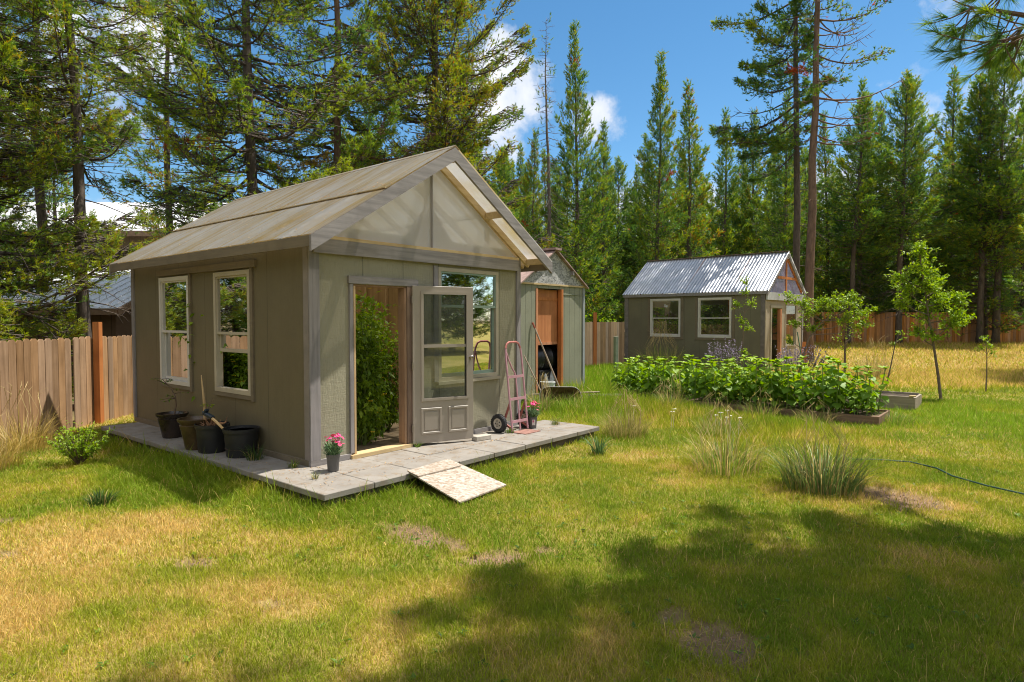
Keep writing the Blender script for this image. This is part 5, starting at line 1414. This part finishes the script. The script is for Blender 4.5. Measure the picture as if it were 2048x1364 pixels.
catmint('mauve catmint clump before the far greenhouse doorway', (8.9,19.6,0), 60, .95, .9, 82)

# ------------------------------------------------------------------ young broadleaf trees
M_tbark = plain('young_bark', (.17,.13,.10), .85, 0, .3, 14, .6, 60, .1)
def broad_tree(name, label, loc, trunk_pts, r0, clusters, nleaf, lsz, m, seed, cat='tree', spread=.25, vase=None):
    """trunk polyline, limbs reaching to cluster centres, leaves about the twigs"""
    rs = np.random.default_rng(seed); t = thing(name, label, cat, loc)
    b = MB(); tp_ = np.array(trunk_pts, float); nT = len(tp_)
    b.tube([tuple(p) for p in tp_], [r0*(1-.7*i/(nT-1)) for i in range(nT)], 8)
    P=[];D=[];T=[]
    for (cx, cy2, cz, cr) in clusters:
        c_ = np.array([cx,cy2,cz]); zlim = cz-.25*cr-.1
        cand = [p for p in np.concatenate([tp_[:-1]+(tp_[1:]-tp_[:-1])*k/4 for k in range(4)]) if p[2] < zlim] or [tp_[0]]
        st = cand[int(np.argmin([np.linalg.norm(p-c_)+.3*abs(p[2]-zlim) for p in cand]))]
        mid = (st+c_)/2+np.array([0,0,-.08*np.linalg.norm(c_-st)])
        b.tube([tuple(st),tuple(mid),tuple(c_)], [r0*.42,r0*.3,r0*.16], 5)
        nt_ = max(4,int(16*cr/.4))
        for k in range(nt_):
            d_ = unit(sphere_dirs(1,rs)[0]+np.array([0,0,.35])+.6*unit(c_-st)); l_ = cr*rs.uniform(.5,1.15); s0 = mid+(c_-mid)*rs.uniform(.4,1)
            e = s0+d_*l_; b.tube([tuple(s0),tuple((s0+e)/2+rs.normal(size=3)*.02),tuple(e)], [r0*.12,r0*.09,r0*.05], 4)
            for j in range(nleaf):
                P.append(s0+(e-s0)*rs.uniform(.15,1.05)+rs.normal(size=3)*cr*.07); D.append(d_*.5+sphere_dirs(1,rs)[0]); T.append(np.clip(.5+.25*rs.normal(),0,1))
    b.build('trunk', M_tbark, t); n = len(P)
    leaf_mesh('crown', P, D, np.tile([0,0,1.],(n,1))+sphere_dirs(n,rs)*.7, rs.uniform(*lsz,n), rs.uniform(*lsz,n)*.55, T, M_leaf_y if m is None else m, t)
    return t
broad_tree('fruit_tree', 'young leafy fruit tree with tall upright crown in the lawn before the dry field', (9.60,14.07,0),
    [(0,0,0),(-.06,.02,.55),(-.16,.04,1.2),(-.3,.03,1.9),(-.45,0,2.7),(-.55,0,3.3)], .034,
    [(-.55,0,3.25,.38),(-.45,.1,2.9,.42),(-.35,-.1,2.5,.45),(-.75,.1,2.45,.42),(-.95,0,2.75,.30),(-.10,.1,2.15,.42),(.25,0,2.3,.34),(.40,.1,1.95,.32),(.1,-.1,1.7,.36),(-.3,.1,1.85,.38),(.45,0,1.75,.28),(-.55,0,1.5,.28),(-.2,0,1.4,.26),(-.85,.1,2.2,.34),(.05,.2,2.6,.34)], 24, (.055,.095), None, 201)
broad_tree('fruit_tree', 'spreading young fruit tree leaning right in front of the far greenhouse doorway', (8.75,19.25,0),
    [(0,0,0),(.12,0,.6),(.35,.1,1.2),(.8,.15,1.75),(1.5,.2,2.05)], .04,
    [(1.1,.1,2.15,.5),(1.55,.2,2.3,.5),(1.95,.2,2.0,.45),(1.5,0,1.75,.45),(2.1,.1,1.65,.32),(.75,.1,2.25,.42),(.35,0,2.0,.40),(.05,0,2.35,.32),(-.25,.1,2.5,.28),(.45,.1,1.5,.3),(-.1,0,1.7,.3),(1.8,.1,2.45,.3),(2.3,.2,2.05,.25),(-.25,0,1.15,.2)], 19, (.06,.10), None, 202)
broad_tree('fruit_tree', 'slender leafy sapling standing against the far greenhouse side wall', (7.05,19.35,0),
    [(0,0,0),(.02,0,.8),(.05,0,1.6),(.10,0,2.4),(.12,0,3.0)], .022,
    [(.12,0,2.9,.26),(.1,0,2.6,.22),(-.15,.05,2.2,.26),(.3,0,2.3,.26),(0,0,1.75,.26),(.2,0,1.55,.26),(.1,.0,.75,.2),(-.2,0,.55,.22),(.3,0,.6,.18)], 13, (.05,.085), None, 203)
broad_tree('sapling', 'thin leaning sapling between the grey bed box and the field', (9.86,16.6,0),
    [(0,0,0),(.12,0,.55),(.22,0,1.1),(.32,0,1.45)], .022, [(.2,0,1.15,.12),(.32,0,1.42,.16),(.42,0,1.35,.12)], 6, (.05,.08), None, 204)
broad_tree('sapling', 'small upright sapling at the photo right between lawn and field', (11.68,15.5,0),
    [(0,0,0),(.01,0,.5),(.0,0,.95),(-.04,0,1.3)], .018, [(-.05,0,1.3,.18),(.1,0,1.15,.16),(-.12,0,1.1,.14),(.15,0,1.0,.10)], 7, (.05,.08), None, 205)
broad_tree('sapling', 'bare thin sapling at the near edge of the golden field', (10.9,20.6,.05),
    [(0,0,0),(.0,0,.7),(.03,0,1.5)], .03, [(.05,0,1.2,.12)], 2, (.05,.08), M_leaf, 206)
broad_tree('sapling', 'sparse yellow leaved sapling beside the far greenhouse corner', (10.45,19.8,.03),
    [(0,0,0),(.0,0,.8),(.05,0,1.7),(.1,0,2.1)], .028, [(.1,0,1.7,.25),(-.2,0,1.2,.3),(.3,0,1.35,.25),(.0,0,.8,.2)], 5, (.05,.085), None, 207)
# ------------------------------------------------------------------ conifers
PINE_ST = [(0.0,(.036,.092,.034)),(.30,(.078,.175,.042)),(.60,(.165,.275,.045)),(.84,(.34,.40,.050)),(.90,(.32,.30,.04)),(.95,(.36,.15,.04)),(1.0,(.50,.11,.03))]
M_pine_n = foliage('pine_needles', PINE_ST, .42, .5, spec=.35)
def bark(name, ca, cb):
    m, nt, out = newmat(name)
    n = NOISE(nt, OBJCO(nt,(9,9,2.2)), 1.3, 6, .7); n2 = NOISE(nt, OBJCO(nt), .6, 3)
    c = RAMP(nt, n, [(.32,cb),(.66,ca)]); c = MIXC(nt, MATH(nt,'MULTIPLY',RAMP(nt,n2,[(.4,0.0),(.7,1.0)]),.4), c, sc3(cb,.7))
    PBSDF(nt, out, c, .9, 0, .15, BUMP(nt, n, .9, .03)); return m
M_bark_d = bark('dark_pine_bark', (.17,.135,.11), (.07,.055,.045))
M_bark_r = bark('reddish_pine_bark', (.25,.160,.112), (.115,.075,.055))
M_bark_g = bark('grey_dead_bark', (.26,.22,.19), (.11,.09,.08))

def conifer(seed, H, cb, R0, nbr, shoots, needles, nl, nw, r0, prof=.8, up_top=1.0, up_low=-.05, tipup=.35, dead=0.0, lowdead=14, lean=(0,0), mbark=None, name='pine_tree', label='', loc=(0,0,0), group=None,
            brown=.002, sl=(.07,.15), asym=None, min_len=.25, tintb=0.0, crown=True, keep_tip=True):
    rs = np.random.default_rng(seed)
    t = thing(name, label, 'tree', loc, 0, group)
    b = MB()
    nz = 12
    wob = np.cumsum(rs.normal(size=(nz+1,2))*.035*H/15, 0); wob -= wob[0]
    def axis(z):
        f_ = np.clip(z/H*nz, 0, nz-1e-6); i = f_.astype(int) if hasattr(f_,'astype') else int(f_)
        w = wob[i]+(wob[i+1]-wob[i])*((f_-i)[...,None] if hasattr(f_,'astype') and np.ndim(f_) else (f_-i))
        return w + np.array(lean)*np.asarray(z)[...,None]
    zs = np.linspace(0, H, nz*2+1)
    ax = axis(zs)
    rad = r0*np.clip(1-zs/H,.015,1)**.85; rad[0] *= 1.25
    b.tube([(ax[i,0],ax[i,1],zs[i]) for i in range(len(zs))], list(rad), 9)
    P=[];A=[];Tn=[]
    z0 = cb*H
    uu = (np.arange(nbr)+rs.random(nbr))/nbr
    uu = uu**1.0
    for k in range(nbr):
        u = uu[k]; z = z0+(H-z0)*u
        if z > H*.992: continue
        az = k*2.39996+rs.normal()*.5
        Lb = max(min_len, R0*((1-u)**prof)*(.45+.55*min(1,u*5+.55)))*rs.uniform(.55,1.2)
        if asym is not None: Lb *= 1+asym[1]*math.cos(az-asym[0])
        el = up_low+(up_top-up_low)*u**1.6+rs.normal()*.12
        d0 = np.array([math.cos(az)*math.cos(el), math.sin(az)*math.cos(el), math.sin(el)])
        a0 = axis(np.array(z)); base = np.array([a0[0], a0[1], z])
        npt = 6; sp = np.linspace(0,1,npt); side = np.array([-math.sin(az), math.cos(az), 0])*rs.normal()*.12*Lb
        pts = base+d0*Lb*sp[:,None]+side*(sp**2)[:,None]; pts[:,2] += Lb*(tipup*sp**2-.10*np.sin(sp*math.pi))
        br = max(.006, min(.30*r0, .012*Lb+.006))
        b.tube([tuple(p) for p in pts], [br*(1-.8*s_) for s_ in sp], 4, False)
        isdead = rs.random() < dead
        ns = max(3, int(shoots*Lb*rs.uniform(.6,1.3)))
        bt = rs.normal()*.10
        if isdead:
            for q in range(min(ns,9)):
                s_ = rs.uniform(.25,1.0); p = base+d0*Lb*s_+side*s_*s_; p[2] += Lb*(tipup*s_**2-.1*math.sin(s_*math.pi))
                dd = unit(d0*.6+sphere_dirs(1,rs)[0]*.8); l_ = Lb*rs.uniform(.1,.3)
                e = p+dd*l_; b.tube([tuple(p), tuple((p+e)/2-np.array([0,0,.04*l_])), tuple(e)], [br*.35,br*.28,br*.15], 3, False)
            continue
        s_ = 1-rs.random(ns)**1.5*.72
        lat = rs.normal(size=ns)*.36*Lb*(1.02-s_)+rs.normal(size=ns)*.09
        lat = np.clip(lat, -.5*Lb, .5*Lb)
        sd_ = np.array([-math.sin(az), math.cos(az), 0])
        p = base+d0*Lb*s_[:,None]+side*(s_**2)[:,None]+sd_*lat[:,None]+d0*(-np.abs(lat)*.3)[:,None]
        p[:,2] += Lb*(tipup*s_**2-.1*np.sin(s_*math.pi))+rs.normal(size=ns)*.05*(1+Lb*.3)
        a_ = d0*.55+sd_*np.sign(lat)[:,None]*np.minimum(np.abs(lat)/Lb*2.2,.8)[:,None]+np.array([0,0,.35+.5*u])+sphere_dirs(ns,rs)*.6
        # thin twigs to some of the side shoots
        for q in range(0, ns, 3):
            o_ = base+d0*Lb*max(.1,s_[q]-.12)+side*(s_[q]**2); o_[2] += Lb*(tipup*s_[q]**2-.1*math.sin(s_[q]*math.pi))
            b.tube([tuple(o_), tuple(p[q])], [br*.3, br*.18], 3, False)
        P.append(p); A.append(a_)
        tt = .42+bt+tintb+.16*rs.normal(size=ns)+.12*s_+.08*u
        tt = np.clip(tt, 0, .86)
        if rs.random() < brown*1.5: tt[:] = .97
        tt[rs.random(ns) < brown] = .96
        Tn.append(tt)
    # bare dead twigs below the crown
    for k in range(lowdead):
        z = rs.uniform(.10*H, max(.14*H, z0+.15*(H-z0))); az = rs.random()*6.283; Lb = R0*rs.uniform(.25,.7); el = rs.uniform(-.45,.1)
        a0 = axis(np.array(z)); base = np.array([a0[0],a0[1],z]); d0 = np.array([math.cos(az)*math.cos(el), math.sin(az)*math.cos(el), math.sin(el)])
        pts = [base+d0*Lb*s_+np.array([0,0,-.18*Lb*s_*s_]) for s_ in (0,.35,.7,1)]
        b.tube([tuple(p) for p in pts], [.016,.012,.008,.004], 4, False)
        for q in range(6):
            s_ = rs.uniform(.3,1); p = base+d0*Lb*s_+np.array([0,0,-.18*Lb*s_*s_]); e = p+unit(d0*.5+sphere_dirs(1,rs)[0])*Lb*rs.uniform(.12,.35); e[2] -= .08
            b.tube([tuple(p), tuple((p+e)/2+np.array([0,0,.03])), tuple(e)], [.007,.005,.003], 3, False)
    b.build('trunk', mbark or M_bark_d, t, 'all')
    if crown and P:
        # leader shoots at the tip
        if keep_tip:
            zt = H-np.arange(10)*.16*H/15; at_ = axis(np.clip(zt,0,H*.999)); pt = np.stack([at_[:,0],at_[:,1],zt],1)
            P.append(pt); A.append(np.tile([0,0,1.],(10,1))+sphere_dirs(10,rs)*.5); Tn.append(np.full(10,.4))
        P = np.concatenate(P); A = unit(np.concatenate(A)); Tn = np.concatenate(Tn)
        needle_mesh('crown', P, A, Tn, needles, nl, nw, sl, rs, M_pine_n, t)
    return t
def needle_mesh(name, P, A, Tn, needles, nl, nw, sl, rs, m, parent):
    S = len(P); n = needles
    e1 = unit(np.cross(A, unit(np.tile([.31,.72,.11],(S,1))))); e2 = np.cross(A, e1)
    ls = rs.uniform(*sl, S)
    tpos = rs.random((S,n)); phi = rs.random((S,n))*6.283; inc = rs.uniform(.35,1.05,(S,n))*(1-.35*tpos)
    rad = e1[:,None]*np.cos(phi)[...,None]+e2[:,None]*np.sin(phi)[...,None]
    base = P[:,None]+A[:,None]*(tpos*ls[:,None])[...,None]
    d = A[:,None]*np.cos(inc)[...,None]+rad*np.sin(inc)[...,None]
    ln = nl*rs.uniform(.7,1.2,(S,n))[...,None]
    wv = unit(np.cross(d, rs.normal(size=(S,n,3))))*nw*.5
    v = np.stack([base-wv, base+wv, base+d*ln], 2).reshape(-1,3)
    tt = np.repeat(np.clip(Tn[:,None]+rs.normal(size=(S,n))*.05*(Tn[:,None]<.9),0,1), 3)
    return np_mesh(name, v, np.arange(len(v)), 3, m, parent, attrs={'tint': tt})

def top_h(px_top, y, g=0.0): return CAM_H+(638-px_top)/F_PX*y-g
def X_(px, y): return (px-1024)/F_PX*y

# near pines on the left, each its own
conifer(301, 17, .32, 2.7, 105, 56, 15, .085, .012, .145, .55, .9, -.25, .25, .10, 40, name='pine_tree', label='sparse pine with a bare dark trunk behind the orange fence post', loc=(X_(178,14.2),14.2,0), tintb=.16)
conifer(302, 15, .03, 4.0, 190, 95, 15, .085, .012, .19, .45, .9, -.15, .25, .05, 26, label='bushy yellow green pine overhanging the fence at the photo edge', loc=(-11.2,12.6,0), tintb=.24)
conifer(303, 24, .15, 4.5, 170, 66, 13, .095, .017, .20, .6, .9, -.25, .28, .12, 40, label='big pine with a rust red dead sprig above the taupe roof', loc=(X_(517,19.5),19.5,0), tintb=.22, brown=.004)
conifer(304, 23, .12, 3.6, 150, 58, 14, .10, .018, .18, .6, .9, -.2, .28, .06, 20, mbark=M_bark_r, label='reddish barked pine rising over the middle of the taupe roof', loc=(X_(676,22),22,0), tintb=.22)
conifer(305, 24, .07, 4.6, 270, 62, 12, .10, .021, .21, .5, 1.0, -.12, .28, .03, 14, label='broad full pine directly behind the taupe greenhouse ridge peak', loc=(X_(868,25),25,0), tintb=.22)
conifer(306, 18, .26, 2.6, 105, 52, 13, .10, .018, .17, .6, .9, -.2, .28, .08, 20, label='pine between the two big trunks behind the taupe roof', loc=(X_(340,24),24,0), tintb=.18)
conifer(307, 18, .36, 2.5, 95, 52, 13, .10, .016, .17, .55, .9, -.2, .28, .05, 20, label='tall pine behind the sparse pine, over the white roofed house', loc=(X_(90,19),19,0), tintb=.18)
# rust red dead sprig on the big pine, a piece of its crown
rs = np.random.default_rng(5)
big = [o for o in COL.objects if o.name.startswith('pine_tree') and 'rust red' in str(o.get('label',''))][0]
c0 = np.array([X_(377,17.6)-big.location.x, 17.6-big.location.y, CAM_H+(638-283)/F_PX*17.6])
P = c0+rs.normal(size=(46,3))*np.array([.34,.3,.09]); P[:,2] -= .15*np.abs(P[:,0]-c0[0])
needle_mesh('dead_sprig', P, unit(rs.normal(size=(46,3))+[0,0,-.3]), np.full(46,1.0), 26, .12, .012, (.16,.3), rs, M_pine_n, big)
MB().tube([tuple(c0+[.9,1.2,.25]), tuple(c0+[.3,.2,.05]), tuple(c0+[-.4,-.1,-.1])], [.03,.02,.008], 5).build('dead_branch', M_bark_g, big)

# shared kinds for the wood
LB = 'slim dark green pine in the dense wood behind the fences'
kinds = []
for i, kw in enumerate((dict(R0=2.1,cb=.08,nbr=165,prof=.8),dict(R0=1.7,cb=.12,nbr=150,prof=.7),dict(R0=2.6,cb=.06,nbr=170,prof=.9),dict(R0=2.1,cb=.30,nbr=120,prof=.65,lowdead=44),dict(R0=2.2,cb=.38,nbr=105,prof=.6,lowdead=50))):
    kinds.append(conifer(400+i, 15, shoots=40, needles=10, nl=.125, nw=.030, r0=.15, up_top=1.15, up_low=-.12, tipup=.38, dead=.03, label=LB, group='slim pines of the background wood', loc=(0,0,-50), brown=.0015, sl=(.12,.24), tintb=.03, **{'lowdead':12, **kw}))
named = [ # px, depth, top px, kind, label
 (1146,30,66,2,'tall full pine right of the leafless snag, highest in the middle wood'),
 (1206,34,250,0,'shorter bushy pine between the tall full pine and the lone spire'),
 (1312,33,120,0,'lone spire pine towering over the corrugated metal roof'),
 (1381,36,170,1,'narrow pine just right of the lone spire pine'),
 (1447,39,222,1,'bluish slim pine standing over the corrugated roof ridge'),
 (1498,40,228,0,'slim pine with an open top left of the twin tall trunks'),
 (1566,35,195,2,'pine whose top reaches behind the leaning grey trunk'),
 (1716,37,172,0,'pine with a forked open crown right of the tall red trunk'),
 (1752,39,215,1,'small topped pine between the forked crown and the broad spire'),
 (1796,37,162,0,'broad based spire pine above the leafy young fruit tree'),
 (1897,38,146,1,'narrow dark spire pine left of the big right hand pine'),
 (1972,35,112,2,'big full pine under the overhanging needle branch'),
 (2046,36,205,0,'pine at the photo right edge beyond the cedar fence'),
 (1012,36,305,1,'low young pine in the gap right of the greenhouse peak'),
 (1060,34,270,0,'young pine with a wide top behind the leafless snag'),
 (1652,40,235,2,'pine filling the gap right of the tall red trunk'),
 (1845,41,300,2,'low broad pine between the two dark spires'),
]
used = set()
def place(kind, loc, rz, h, label, group=None, wide=1.0):
    s_ = h/15
    if kind not in used:
        used.add(kind); o = kinds[kind]; o.location = loc; o.rotation_euler = (0,0,rz); o.scale = (s_*wide,s_*wide,s_); o['label'] = label
        if group: o['group'] = group
        elif 'group' in o: del o['group']
        return o
    o = dup(kinds[kind], loc, rz, (s_*wide,s_*wide,s_), label, group); o.rotation_euler = (rr.uniform(-.03,.03), rr.uniform(-.03,.03), rz)
    if not group and 'group' in o: del o['group']
    return o
rr = random.Random(99)
for px, y, tp_, kd, lab in named:
    g_ = gz1(X_(px,y), y); place(kd, (X_(px,y),y,g_-.05), rr.random()*6.28, top_h(tp_,y,g_), lab, None, rr.uniform(.9,1.2))
# trunks standing before and behind the far fence
for px, y, kd, h, rz_, lab in ((1695,34.3,4,13.5,.3,'leaning bare trunked pine before the far fence, nearest the red trunk'),(1798,34.6,4,14.5,1.7,'straight bare trunked pine before the far fence behind the young fruit tree'),
        (1959,34.2,3,14.5,2.9,'thin bare trunked pine before the far fence, left of the thick one'),(1991,34.0,4,15.5,4.1,'thick bare trunked pine before the far fence at the right')):
    o = place(kd, (X_(px,y),y,.30), rz_, h, lab, None, 1.25)
    if px == 1695: o.rotation_euler = (0, R(4), rz_*0)
GW = 'slim pines of the background wood'
n_w = 0
for row, (ya, yb, step, ta, tb) in enumerate(((38,42,62,285,400),(43,50,50,270,400),(52,64,44,290,410),(66,85,40,330,440))):
    px = 960
    while px < 2260:
        y = rr.uniform(ya,yb); x = X_(px,y); tp_ = rr.uniform(ta,tb)
        if 1500 < px: tp_ += 10
        place(rr.choice([0,1,2,2,3] if row else [3,4,0,2]), (x,y,gz1(x,y)-.05), rr.random()*6.28, top_h(tp_,y,gz1(x,y)), LB, GW, rr.uniform(.9,1.6)); n_w += 1
        px += step*rr.uniform(.6,1.4)
LL = 'pine far behind the taupe greenhouse and left houses'
for y, px, tp_ in [(rr.uniform(27,48), rr.uniform(-160,960), rr.uniform(-20,260)) for _ in range(13)]:
    x = X_(px,y)
    if -29 < x < -12 and 31 < y < 43: continue
    if -20 < x < -10.5 and 17 < y < 27: continue
    place(rr.choice([0,1,2,2]), (x,y,-.05), rr.random()*6.28, top_h(tp_,y), LL, 'pines far behind the greenhouse', rr.uniform(1.0,1.35)); n_w += 1

# leafless snag
conifer(500, top_h(44,28), .22, 1.15, 170, 14, 14, .10, .02, .13, .55, .75, -.35, -.35, .72, 60, label='nearly leafless grey snag pine with drooping twigs and a bare top', name='snag_pine', loc=(X_(1098,28),28,0), mbark=M_bark_g, min_len=.35, keep_tip=False, brown=.05)
# the twin tall trunks
conifer(501, 24, .36, 2.0, 120, 40, 12, .11, .026, .195, .3, .5, -.25, .2, .66, 6, label='very tall pine with a thick reddish trunk and half dead twisted limbs', name='tall_pine', loc=(X_(1617,25),25,.1), mbark=M_bark_r, keep_tip=False, brown=.03, asym=(0.0,.45))
conifer(502, 25, .34, 2.1, 120, 80, 12, .12, .026, .17, .3, .5, -.3, .15, .15, 8, label='very tall pine with a grey leaning trunk, foliage hanging on its left', name='tall_pine', loc=(X_(1592,26.8),26.8,.15), lean=(-.012,0), keep_tip=False, asym=(math.pi,.6))
# the big ponderosa beside the photographer: shades the lawn, one branch reaches into the picture
pd = conifer(503, 19, .42, 3.2, 130, 56, 22, .19, .016, .24, .45, .8, -.1, .15, .02, 0, label='long needled pine off the right side, one branch hanging into the top right corner', name='ponderosa_pine', loc=(7.5,4.25,0), mbark=M_bark_r, tintb=.02, brown=.0, sl=(.05,.12))
rs = np.random.default_rng(77)
b = MB(); P=[];A=[]
def limb(pts, r):
    b.tube(pts, [r*(1-.75*i/(len(pts)-1)) for i in range(len(pts))], 6)
    pp = np.array(pts)
    for k in range(16):
        f_ = rs.uniform(.35,1.0)*(len(pts)-1); i = min(int(f_),len(pts)-2); a = pp[i]+(pp[i+1]-pp[i])*(f_-i)
        d_ = unit(unit(pp[-1]-pp[0])*.5+sphere_dirs(1,rs)[0]*.8+np.array([0,0,-.2])); l_ = rs.uniform(.2,.6)
        e = a+d_*l_; b.tube([tuple(a),tuple(a+d_*l_*.5-np.array([0,0,.02])),tuple(e)], [.010,.008,.005], 4)
        P.append(e-d_*.05); A.append(d_+np.array([0,0,.25]))
        if rs.random() < .7: P.append(a+d_*l_*.55); A.append(d_+sphere_dirs(1,rs)[0]*.6)
O_ = np.array(pd.location)
def rel(px, py, y): 
    d = pxdir(px, py); k = y/d.y; return tuple(np.array([d.x*k, y, CAM_H+d.z*k])-O_)
limb([(0,0,7.6), rel(2200,20,6.2), rel(2075,35,6.9), rel(1985,20,7.2), rel(1940,15,7.3)], .05)
limb([rel(2180,20,6.3), rel(2080,60,6.9), rel(2015,80,7.1), rel(1960,85,7.2)], .03)
limb([rel(2150,0,6.5), rel(2060,-20,6.9), rel(1990,-20,7.2), rel(1930,-10,7.3)], .03)
limb([rel(2140,10,6.6), rel(2070,45,7.0), rel(2035,60,7.1)], .02)
b.build('limb', M_bark_r, pd)
P = np.array(P); A = unit(np.array(A))
needle_mesh('needle_spray', P, A, np.clip(.42+.15*rs.normal(size=len(P)),0,.8), 46, .20, .007, (.06,.16), rs, M_pine_n, pd)
conifer(504, 17.5, .52, 2.7, 95, 44, 20, .19, .017, .2, .45, .8, -.1, .15, .02, 0, label='high crowned long needled pine outside the photo, nearer the walkway side of the pair', name='ponderosa_pine', loc=(5.85,4.7,0), mbark=M_bark_r, brown=.0, sl=(.05,.12))
# a pine off frame shading the field
place(2, (19.4,19.4,.05), 1.0, 14, 'pine just outside the right side whose shade crosses the dry field', None, 1.3)
place(2, (24.5,24.0,.15), 3.0, 15, 'second pine outside the right side shading the golden field', None, 1.3)

# the wood goes on all round the yard (it is what the panes mirror)
LR = 'pine of the wood on the near sides of the yard'
for k in range(86):
    a = rr.uniform(math.radians(140), math.radians(405)); d_ = rr.uniform(20, 42)
    x, y = 4+d_*math.cos(a), 6+d_*math.sin(a)
    if y > 8 and abs(x)/y < 1.15: continue
    if x < 0 and y > 5 and x > -14: continue
    place(rr.choice([0,1,2,2]), (x,y,-.05), rr.random()*6.28, rr.uniform(11,16), LR, 'pines on the near sides of the yard', rr.uniform(1.1,1.5))
